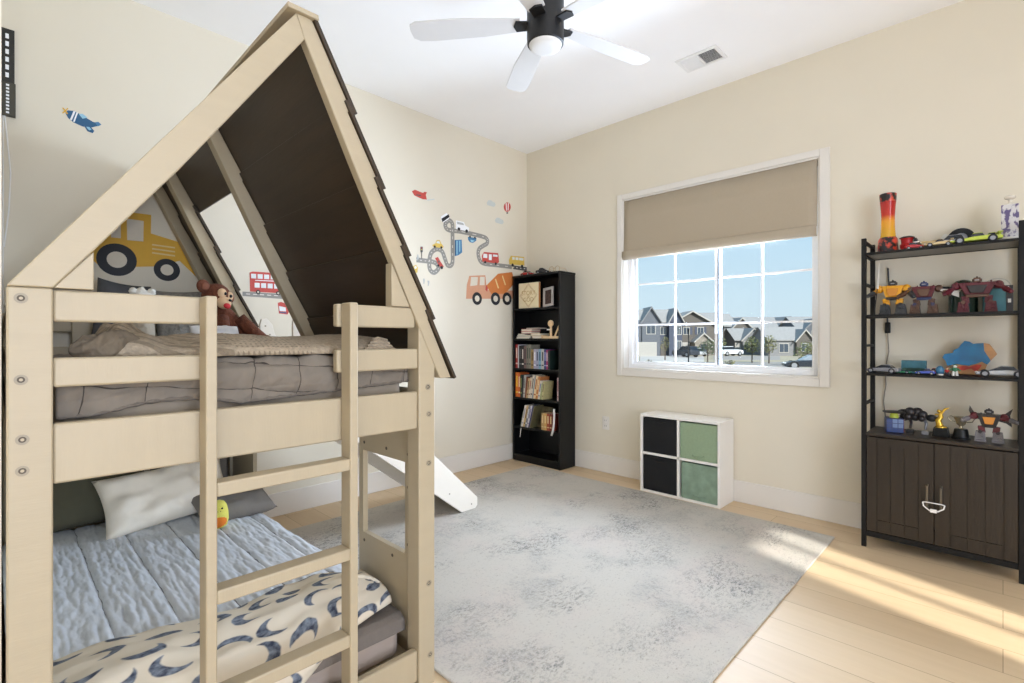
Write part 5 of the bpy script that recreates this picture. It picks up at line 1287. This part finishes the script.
# little vehicles along the road
def small(label, body, m, wheels=(), wins=(), mw=None, extra=()):
    t = ST('wall_sticker', label, 'wall sticker', body[0], 4.877, (400, 170))
    t.poly('vehicle_body', body, m, 4)
    for w in wins: t.poly('window', w, mw or V_pane, 5)
    for x, y, r in wheels: t.disc('wheel', x, y, r, V_blk, 5)
    for pts, mm in extra: t.poly('marking', pts, mm, 5)
small('black and white car wall sticker at the tip of the road loop', [(200, 226), (226, 210), (240, 226), (236, 240), (210, 256), (198, 244)], V_wht, [], [], extra=[([(200, 238), (236, 216), (240, 230), (206, 254)], V_blk)])
small('white van wall sticker above the upper stretch of the toy road', [(272, 246), (310, 254), (318, 272), (336, 282), (334, 300), (272, 288)], V_wht, [(286, 288, 8), (324, 298, 8)], [[(276, 252), (306, 259), (312, 270), (278, 264)]], V_grey)
small('blue lorry wall sticker standing on end beside the vertical road', [(266, 342), (300, 340), (302, 402), (284, 416), (267, 420)], V_blue, [], [[(274, 346), (279, 346), (279, 412), (274, 412)], [(288, 346), (292, 346), (292, 396), (288, 400)]], V_lblue, extra=[([(266, 342), (271, 342), (271, 418), (266, 420)], V_dblue)])
small('light blue car wall sticker hanging upside down below the upper road', [(330, 326), (372, 332), (370, 346), (354, 356), (340, 352), (331, 340)], V_blue, [(340, 326, 5), (364, 331, 5)], [[(342, 340), (362, 344), (354, 352), (344, 350)]], V_lblue)
small('yellow taxi wall sticker on top of the small road arch', [(156, 366), (172, 358), (178, 342), (192, 342), (200, 358), (212, 374), (206, 382), (160, 374)], V_yel2, [(168, 374, 6), (200, 378, 6)], [[(176, 356), (180, 347), (190, 347), (195, 360)]])
small('red racing car wall sticker inside the small road loop', [(170, 430), (184, 424), (196, 446), (212, 470), (204, 482), (190, 468)], V_red, [(186, 466, 6), (202, 476, 8)], [[(184, 440), (192, 446), (190, 454), (184, 450)]], V_dgrey)
small('pink red fire engine wall sticker on the lower road', [(398, 418), (408, 400), (478, 406), (482, 450), (472, 456), (400, 446)], V_red, [(414, 450, 7), (466, 457, 7)], [[(406, 408), (424, 410), (424, 430), (404, 428)], [(432, 411), (446, 412), (446, 440), (432, 439)], [(452, 412), (474, 414), (474, 424), (452, 422)]])
small('yellow school bus wall sticker at the end of the lower road', [(530, 440), (540, 418), (604, 424), (606, 466), (532, 460)], V_yel2, [(548, 464, 8), (594, 470, 8)], [[(546, 424), (558, 425), (558, 438), (546, 437)], [(562, 426), (576, 427), (576, 440), (562, 438)], [(580, 428), (600, 430), (600, 442), (580, 440)]])
small('grey traffic light wall sticker at the start of the toy road', [(99, 374), (110, 374), (110, 400), (107, 402), (106, 432), (103, 432), (103, 402), (99, 400)], V_dgrey, [], [], extra=[([(102, 378), (107, 378), (107, 383), (102, 383)], V_red), ([(102, 386), (107, 386), (107, 391), (102, 391)], V_yel2)])
small('pale grey road cone wall sticker beside the traffic light', [(80, 436), (84, 412), (88, 412), (91, 436)], V_grey)
small('yellow green car wall sticker half behind the roof edge', [(62, 470), (78, 462), (86, 476), (84, 500), (66, 506)], V_yel2, [(68, 498, 6)], [[(68, 472), (78, 468), (80, 480), (70, 482)]])
small('small pale road sign wall sticker below the toy road, nearer the bed', [(112, 532), (117, 528), (120, 538), (117, 556), (114, 556)], V_grey)
small('small pale road sign wall sticker below the toy road, farther from the bed', [(132, 540), (142, 540), (142, 550), (138, 566), (135, 566), (135, 550)], V_grey)
# clouds and balloon
for lab, cxx, cyy2 in (('pale cloud wall sticker beside the hot air balloon', 444, 163), ('lower pale cloud wall sticker beneath the hot air balloon', 484, 248)):
    t = ST('wall_sticker', lab, 'wall sticker', (cxx, cyy2 + 16), 4.877, (400, 170))
    pts = [(cxx - 21, cyy2 - 4), (cxx - 12, cyy2 - 16), (cxx, cyy2 - 15), (cxx + 8, cyy2 - 8), (cxx + 18, cyy2 - 4), (cxx + 22, cyy2 + 8), (cxx + 14, cyy2 + 17), (cxx - 4, cyy2 + 12), (cxx - 18, cyy2 + 8)]
    t.poly('cloud_shape', pts, V_cloud)
t = ST('wall_sticker', 'striped red and white hot air balloon wall sticker', 'wall sticker', (523, 214), 4.877, (400, 170))
t.poly('envelope', [(523 + 17 * math.cos(a), 180 + (22 if math.sin(a) < 0 else 24) * math.sin(a)) for a in [2 * PI * k / 22 for k in range(22)]], V_red)
for k in (-8, 3): t.poly('stripe', [(523 + k, 162), (527 + k, 162), (526 + k * .7, 198), (523 + k * .7, 198)], V_wht, 2)
t.poly('basket', rectp(519, 206, 527, 213), V_dgrey)
# cement mixer
t = ST('wall_sticker', 'large orange cement mixer wall sticker beside the bookcase', 'wall sticker', (430, 655), 4.877, (400, 170))
t.poly('chassis', [(322, 628), (326, 560), (338, 516), (416, 513), (421, 560), (430, 586), (552, 588), (550, 628)], V_pk)
t.poly('cab_window', [(346, 522), (380, 522), (376, 562), (342, 566)], V_wall, 2); t.poly('cab_window', [(390, 521), (412, 521), (412, 562), (388, 562)], V_wall, 2)
t.poly('drum', [(420, 564), (478, 506), (546, 498), (552, 520), (552, 560), (510, 604), (445, 604)], V_or, 2)
for a in ((462, 532), (496, 516)): t.poly('stripe', [(a[0], a[1]), (a[0] + 5, a[1] - 1), (a[0] + 20, a[1] + 44), (a[0] + 15, a[1] + 46)], V_tan, 3)
t.poly('exhaust', [(418, 560), (428, 574), (424, 594), (416, 584)], V_red, 3)
for x_, y_ in ((375, 627), (465, 628), (521, 628)): t.wheel(x_, y_, 31, 15, 4)

# black slotted panel with cables in the corner above the bed
M_pan = mat('panel_black', (34, 31, 24), .5); M_pan2 = mat('panel_olive', (62, 58, 44), .5)
pn = thing('wall_panel', 'narrow black wall panel with a column of white square cut-outs in the alcove corner', 'wall panel', (.03, WA, 2.25))
u_ = MB().box(AX + .002, WA - .016, 2.41, .0495, WA, 2.672).build('upper_panel', M_pan, pn, bev=.001)
l_ = MB().box(AX + .002, WA - .022, 2.252, .0535, WA, 2.412).build('lower_panel', M_pan2, pn, bev=.001)
for k in range(6): MB().box(.018, WA - .0172, 2.437 + k * .0375, .030, WA - .0158, 2.460 + k * .0375).build('square_cutout', V_wht, u_)
for k in range(9): MB().box(.020, WA - .0232, 2.262 + k * .0165, .031, WA - .0218, 2.271 + k * .0165).build('small_cutout', V_wht, l_)
MB().tube([(.016, WA - .008, 2.2515), (.026, WA - .006, 2.12), (.036, WA - .005, 1.98), (.030, WA - .005, 1.80), (.014, WA - .006, 1.62)], .003, 8).build('cable', M_white, pn)
MB().tube([(.010, WA - .008, 2.2515), (.010, WA - .006, 1.9), (.010, WA - .006, 1.3)], .0025, 8).build('cable', M_white, pn)
# ---------------------------------------------------------------- street outside
GZ = -1.95
M_asph = mat('pale_pavement', (196, 188, 180), .9, var=.06, scale=.4)
M_road2 = mat('street_grey', (160, 152, 144), .9, var=.06, scale=.3)
M_dry = mat('dry_lawn', (172, 160, 136), .95, var=.15, scale=.6)
def ground(name, u0, u1, t0, t1, z, m):
    P = [away(u0, t0), away(u1, t0), away(u1, t1), away(u0, t1)]
    struct(MB().prism_z([(x, y) for x, y in P], z - .3, z).build(name, m, smooth=0))
ground('ground', 300, 1000, 14, 420, GZ, M_dry)
ground('street', 330, 960, 55, 68, GZ + .02, M_road2)
ground('driveway', 640, 704, 68.2, 92, GZ + .03, M_asph)
ground('sidewalk', 330, 960, 44, 53, GZ + .04, M_asph)
ground('parking_lane', 713, 780, 74, 92, GZ + .03, M_road2)
H_dark = mat('slate_siding', (96, 99, 106), .8, var=.05, scale=1, stretch=(.2, .2, 6)); H_brn = mat('brown_siding', (98, 92, 86), .8, var=.05, scale=1, stretch=(.2, .2, 6)); H_gry = mat('grey_siding', (128, 127, 128), .8, var=.05, scale=1, stretch=(.2, .2, 6)); H_navy = mat('navy_siding', (76, 81, 96), .8, var=.05)
H_roof = mat('grey_shingles', (150, 148, 146), .9, var=.1, scale=3); H_trim = mat('house_trim', (176, 171, 163), .6); H_glass = mat('house_glass', (70, 78, 88), .15); H_door = mat('garage_door', (168, 164, 158), .7); H_stone = mat('stone_cladding', (142, 134, 124), .9, var=.3, scale=2)
class House:
    def __init__(s, label, u, t, turn=0):
        x, y = away(u, t); s.rz = math.radians(-45.6 + turn)      # local x runs to the viewer's right, y away
        s.root = thing('house', label, 'house', (x, y, GZ), 'houses across the street', s.rz)
        s.M = Matrix.Translation((x, y, GZ)) @ Matrix.Rotation(s.rz, 4, 'Z')
    def B(s):
        b = MB(); b.xf = s.M; return b
    def walls(s, x0, x1, y0, y1, h, m): return s.B().box(x0, y0, 0, x1, y1, h).build('walls', m, s.root, smooth=0)
    def gable(s, x0, x1, y0, y1, h, hr, axis, m, ov=.4, th=.18):
        """gable roof; axis 'y' = ridge runs away (gable end faces the viewer), 'x' = ridge runs sideways"""
        if axis == 'y':
            c = (x0 + x1) / 2; k = hr / ((x1 - x0) / 2)
            s.B().prism_y([(x0, h), (x1, h), (c, h + hr)], y0 + .02, y1 - .02).build('gable_wall', m, s.root, smooth=0)
            pts = [(x0 - ov, h - ov * k), (c, h + hr), (x1 + ov, h - ov * k), (x1 + ov, h - ov * k + th), (c, h + hr + th), (x0 - ov, h - ov * k + th)]
            r = s.B().prism_y(pts, y0 - ov, y1 + ov).build('roof', H_roof, s.root, smooth=0)
            s.B().prism_y([(p[0], p[1] - .12) for p in pts[:3]] + [(p[0], p[1] - .02) for p in pts[3:]], y0 - ov - .06, y0 - ov).build('fascia', H_trim if m is not H_dark else H_gry, r, smooth=0)
        else:
            c = (y0 + y1) / 2; k = hr / ((y1 - y0) / 2)
            s.B().prism_x([(y0, h), (y1, h), (c, h + hr)], x0 + .02, x1 - .02).build('gable_wall', m, s.root, smooth=0)
            pts = [(y0 - ov, h - ov * k), (c, h + hr), (y1 + ov, h - ov * k), (y1 + ov, h - ov * k + th), (c, h + hr + th), (y0 - ov, h - ov * k + th)]
            s.B().prism_x(pts, x0 - ov, x1 + ov).build('roof', H_roof, s.root, smooth=0)
    def window(s, x, z, w, h, y):
        f = s.B().box(x - w / 2 - .12, y - .06, z - .12, x + w / 2 + .12, y - .001, z + h + .12).build('window', H_trim, s.root, smooth=0)
        s.B().box(x - w / 2, y - .08, z, x - .04, y - .061, z + h).box(x + .04, y - .08, z, x + w / 2, y - .061, z + h).build('pane', H_glass, f, smooth=0)
    def shutters(s, x, z, w, h, y, m):
        for k in (-1, 1): s.B().box(x + k * (w / 2 + .38) - .22, y - .07, z - .1, x + k * (w / 2 + .38) + .22, y - .001, z + h + .1).build('shutter', m, s.root, smooth=0)
    def garage(s, x, w, h, y):
        f = s.B().box(x - w / 2 - .15, y - .06, 0, x + w / 2 + .15, y - .001, h + .15).build('garage_surround', H_trim, s.root, smooth=0)
        g = s.B()
        for k in range(4): g.box(x - w / 2, y - .1, .02 + k * h / 4, x + w / 2, y - .061, (k + 1) * h / 4 - .03)
        g.build('garage_door', H_door, f, smooth=0)
    def door(s, x, w, h, y, m): s.B().box(x - w / 2, y - .08, 0, x + w / 2, y - .001, h).build('door', m, s.root, smooth=0)
# pixel scale at 92 m is about 0.18 m
sc = lambda px, t: px * t / F
h = House('dark slate house with twin steep gables at the driveway end of the row', 657, 92)
h.walls(-4.6, 0.5, 0, 7.2, 6.6, H_dark); h.gable(-2.9, 0.6, -.3, 5, 6.3, 2.6, 'y', H_dark); h.walls(-2.8, .5, -.28, 0, 6.3, H_dark)
h.walls(.5, 2.3, 1.2, 7.2, 6.4, H_navy); h.gable(-4.6, 3.2, 1, 7.2, 6.4, 2.2, 'x', H_dark)
h.walls(2.3, 4.7, .2, 7, 6.2, H_navy); h.gable(2.1, 4.9, 0, 6, 6.2, 2.5, 'y', H_navy)
h.window(-1.2, 4.1, 1.5, 1.5, -.28); h.window(4.1, 4.0, .7, 1.5, .2); h.window(4.1, 1.2, .7, 1.5, .2); h.garage(-2.0, 3.4, 2.4, -.28); h.window(1.5, 4.0, .9, 1.3, 1.2); h.door(1.5, 1.0, 2.2, 1.2, H_brn)
h = House('brown two storey house with a wide front gable and a small stone porch', 694, 100, 0)
h.walls(-5.2, 4.4, 0, 12, 5.9, H_brn); h.gable(-5.2, 4.4, 0, 5, 5.9, 2.7, 'y', H_brn, .5); h.walls(4.4, 6.6, 1.5, 12, 5.9, H_brn); h.gable(-2, 6.6, 1, 11, 5.9, 2.6, 'x', H_brn)
h.window(-1.5, 4.1, 1.1, 1.3, 0); h.shutters(-1.5, 4.1, 1.1, 1.3, 0, H_navy); h.window(1.3, 4.1, 1.1, 1.3, 0); h.shutters(1.3, 4.1, 1.1, 1.3, 0, H_navy)
h.walls(-.6, 2.8, -2.2, 0, 2.7, H_stone); h.gable(-.6, 2.8, -2.2, 0, 2.7, 1.5, 'y', H_stone, .3); h.door(1.1, 1.1, 2.1, -2.2, H_navy); h.garage(-2.8, 3.6, 2.3, 0)
h = House('grey house with a low side roof standing behind the white car', 743.5, 102, 0)
h.walls(-1.5, 4.6, 7, 16, 6.0, H_gry); h.gable(-1.5, 1.5, 7, 15, 6.0, 2.6, 'x', H_gry); h.gable(0, 4.8, 6, 12, 5.2, 2.4, 'y', H_brn)
h.walls(-1.7, 3.6, 0, 6.8, 3.0, H_gry); h.gable(-1.7, 1.2, -.2, 6.8, 3.0, 2.2, 'x', H_gry, .4); h.gable(-.6, 3.9, -.8, 5, 3.0, 2.2, 'y', H_gry, .35); h.walls(-.5, 3.8, -.75, 0, 3.0, H_gry)
h.window(.2, .8, .8, 1.7, -.75); h.window(2.6, .8, .8, 1.7, -.75); h.garage(-.9, 1.4, 2.2, 0)
h = House('long grey house with a ridge roof in the middle of the far row', 778, 118, 4)
h.walls(-6.5, 5.5, 3, 14, 6.0, H_gry); h.gable(-6.5, 5.5, 3, 14, 6.0, 2.5, 'x', H_gry); h.gable(1.8, 6.6, 1.8, 9, 5.8, 2.6, 'y', H_brn); h.walls(1.9, 6.5, 1.85, 3, 5.8, H_brn)
h.window(-4, 3.8, 1.0, 1.4, 3); h.window(-1, 3.8, 1.0, 1.4, 3); h.window(4.2, 3.8, 1.2, 1.4, 1.85)
h = House('low grey house with a small front gable behind the parked dark car', 787, 93, 0)
h.walls(-3.5, 3.2, 0, 6.6, 3.0, H_gry); h.gable(-3.5, 3.2, 0, 6.6, 3.0, 2.3, 'x', H_gry, .3); h.gable(1.4, 4.6, -.6, 4, 2.9, 1.9, 'y', H_brn, .3); h.walls(1.5, 4.5, -.55, 3, 2.9, H_brn); h.window(-.6, .7, 1.6, 1.5, 0); h.window(3, .9, 1.2, 1.4, -.55)
h = House('slate house at the shelf end of the far row, partly hidden by bushes', 816, 104, -6)
h.walls(-3.5, 7, 0, 10, 5.2, H_dark); h.gable(-3.5, 7, 0, 10, 5.2, 2.6, 'x', H_dark); h.gable(-2.8, 1.6, -.8, 5, 5.0, 2.2, 'y', H_dark); h.walls(-2.7, 1.5, -.75, 0, 5.0, H_dark); h.window(-.6, 3.4, 1.2, 1.3, -.75); h.window(3.4, 3.2, 1.2, 1.3, 0)
h = House('pale roofed house seen over the ridge between the brown and grey houses', 722, 140, 3)
h.walls(-7, 5, 0, 10, 6.8, H_gry); h.gable(-7, 5, 0, 10, 6.8, 2.6, 'x', H_gry); h.gable(2, 6.4, -1, 6, 6.6, 2.4, 'y', H_dark); h.window(-3, 4.4, 1.1, 1.4, 0)
# cars
def parked(label, u, t, L, W, H, m, rz, kind, win=None):
    x, y = away(u, t)
    car('car', label, 'car', L, W, H, m, (x, y, GZ + .045), math.radians(-45.6) + rz, 'cars parked outside', kind, win=win)
C_dk = mat('car_charcoal', (50, 54, 62), .3, var=.02); C_wh = mat('car_white', (222, 224, 226), .3, var=.02); C_bl = mat('car_blue_black', (44, 48, 56), .28, var=.02)
parked('dark blue pickup on the driveway in front of the brown house', 685.5, 86, 4.9, 2.0, 1.8, C_dk, PI / 2 + .35, 'suv')
parked('white off-roader parked in front of the low grey house', 730, 92, 4.5, 1.9, 1.7, C_wh, .3, 'suv')
parked('pale grey saloon parked beside the dark blue pickup', 696, 90, 4.4, 1.85, 1.5, mat('car_grey', (176, 178, 182), .3), PI / 2 + .2, 'sport')
parked('dark saloon parked nearest the window beside the bushes', 809, 50.5, 4.7, 1.9, 1.5, C_bl, PI - .35, 'sport', mat('bright_windscreen', (150, 160, 170), .15))
# lamp post
x, y = away(688.5, 66)
lp2 = thing('street_lamp', 'thin dark street lamp post by the driveway', 'street lamp', (x, y, GZ))
MB().tube([(x, y, GZ), (x, y, GZ + 4.0)], [.09, .06], 10).build('pole', M_tyre, lp2); MB().lathe((x, y, GZ + 4.0), [(.06, 0), (.10, .1), (.13, .35), (.15, .37), (.03, .5)], 12).build('lantern', M_tyre, lp2)
# trees and shrubs
M_leaf = mat('spring_leaves', (118, 122, 82), .8, var=.2, scale=2); M_leaf2 = mat('olive_leaves', (134, 132, 92), .8, var=.2, scale=2); M_leaf3 = mat('dark_leaves', (86, 98, 72), .8, var=.2, scale=2); M_bark = mat('bark', (92, 80, 70), .9, var=.2)
def tree(label, u, t, H, R, m, n, name='tree', trunk=.35, sparse=1):
    x, y = away(u, t); rnd = random.Random(int(u * 10))
    r = thing(name, label, name, (x, y, GZ), 'young trees and bushes outside')
    b = MB(); b.tube([(x, y, GZ - .02), (x + .05, y, GZ + H * trunk), (x, y + .05, GZ + H * .92)], [.10, .07, .02], 8)
    for k in range(9):
        z0 = GZ + H * (trunk * .8 + .06 * k); a = k * 2.4
        b.tube([(x, y, z0), (x + R * .8 * math.cos(a), y + R * .8 * math.sin(a), z0 + H * .22)], [.035, .01], 6)
    b.build('trunk', M_bark, r)
    f = MB()
    for k in range(n):
        q = Vector((rnd.gauss(0, 1), rnd.gauss(0, 1), rnd.gauss(0, 1))).normalized() * rnd.random() ** .4
        w = 1 - .35 * max(0, q.z)
        c = Vector((x + q.x * R * w, y + q.y * R * w, GZ + H * (trunk + (1 - trunk) * .5) + q.z * H * (1 - trunk) * .5))
        Rm = Matrix.Rotation(rnd.random() * 6.28, 3, 'Z') @ Matrix.Rotation(rnd.random() * 3.14, 3, 'X')
        s_ = rnd.uniform(.09, .17)
        f.add([c + Rm @ Vector(v) * s_ for v in ((-1, 0, 0), (0, -.5, .12), (1, 0, 0), (0, .5, .12))], [(0, 1, 2, 3)])
    f.build('leaves', m, r, smooth=0)
tree('bushy young tree in front of the stone porch', 707.5, 62, 3.1, 1.15, M_leaf3, 420)
tree('slim young tree in front of the slate house', 665, 74, 3.6, .7, M_leaf2, 160)
tree('round young tree between the white car and the middle window bar', 752, 66, 3.5, 1.05, M_leaf, 480)
tree('olive young tree just beyond the muntin beside the low grey house', 769, 64, 3.7, 1.05, M_leaf2, 420)
tree('small leafy tree behind the white car', 719, 76, 4.0, 1.1, M_leaf, 300)
tree('green bush behind the dark saloon', 808, 58, 3.0, 1.6, M_leaf, 520, 'bush', .12)
tree('green bush at the far end behind the dark saloon, by the window frame', 819, 62, 3.4, 1.4, M_leaf2, 420, 'bush', .12)
tree('low bare shrub on the verge below the slate house', 649, 54, 1.0, .5, M_leaf2, 50, 'bush', .2)
tree('second bare shrub on the verge, beside the window centre', 730, 50, 1.1, .6, M_leaf2, 60, 'bush', .2)
tree('low shrub on the verge beneath the driveway lamp', 676, 52, .8, .5, M_leaf3, 60, 'bush', .2)

# ---------------------------------------------------------------- daylight, added fill lamps, camera
w = bpy.data.worlds.new('sky'); SC.world = w; w.use_nodes = True; nt = w.node_tree; N = nt.nodes; L = nt.links
bg = N['Background']
tc = N.new('ShaderNodeTexCoord'); sp = N.new('ShaderNodeSeparateXYZ'); L.new(tc.outputs['Generated'], sp.inputs[0])
r = N.new('ShaderNodeValToRGB'); e = r.color_ramp.elements
e[0].position = 0; e[0].color = srgb(218, 236, 246); e[1].position = .6; e[1].color = srgb(140, 194, 240)
e.new(.08).color = srgb(212, 235, 249); e.new(.28).color = srgb(184, 222, 250)
L.new(sp.outputs['Z'], r.inputs[0]); L.new(r.outputs[0], bg.inputs['Color']); bg.inputs['Strength'].default_value = 1.0
sun = bpy.data.lights.new('sun', 'SUN'); sun.energy = 6.5; sun.angle = math.radians(1.3); sun.color = (1, .97, .92)
so = bpy.data.objects.new('sun', sun); COL.objects.link(so)
so.rotation_euler = Vector((.285, .958, -.66)).to_track_quat('-Z', 'Y').to_euler()
def area(name, loc, d, sx, sy, power, col=(1, 1, 1)):
    l = bpy.data.lights.new(name, 'AREA'); l.shape = 'RECTANGLE'; l.size = sx; l.size_y = sy; l.energy = power; l.color = col
    o = bpy.data.objects.new(name, l); COL.objects.link(o); o.location = loc
    o.rotation_euler = Vector(d).to_track_quat('-Z', 'Z').to_euler(); return o
LC = (.853, .993, 1.263)
area('fill_near_high', (.1, NW + .05, 2.35), (-.3, 1, .05), 2.4, .9, 62, LC)  # fill lamp added high on the near wall to brighten bed and sticker wall
area('fill_near_middle', (.1, NW + .05, 1.3), (-.1, 1, 0), 2.4, 1.2, 64, LC)  # added fill lamp at mid height, no real source behind it
area('fill_near_low', (-.7, NW + .05, 1.0), (.1, 1, .25), 1.6, 1.6, 78, LC)  # added fill lamp, low on the near wall behind the viewer
area('daylight_view_window', (WB + .16, 1.59, 1.40), (-1, .12, -.02), 1.4, .85, 100, LC)
area('fill_up_view_window', (WB + .16, 1.59, 1.30), (-.75, .1, .65), 1.4, .7, 34, LC)  # added lamp tilted up through the window to brighten the ceiling

cam = bpy.data.cameras.new('camera'); cam.sensor_width = 36; cam.lens = F / 1024 * 36; cam.clip_start = .02; cam.clip_end = 800; cam.shift_y = -2.5 / 1024
co_ = bpy.data.objects.new('camera', cam); COL.objects.link(co_); co_.location = (0, 0, EYE)
co_.rotation_euler = (PI / 2, 0, math.atan2(FW[1], FW[0]) - PI / 2)
SC.camera = co_
SC.cycles.diffuse_bounces = 8; SC.cycles.max_bounces = 14
SC.view_settings.view_transform = 'Standard'; SC.view_settings.look = 'None'; SC.view_settings.exposure = .03; SC.view_settings.gamma = 1
SC.view_settings.use_curve_mapping = False
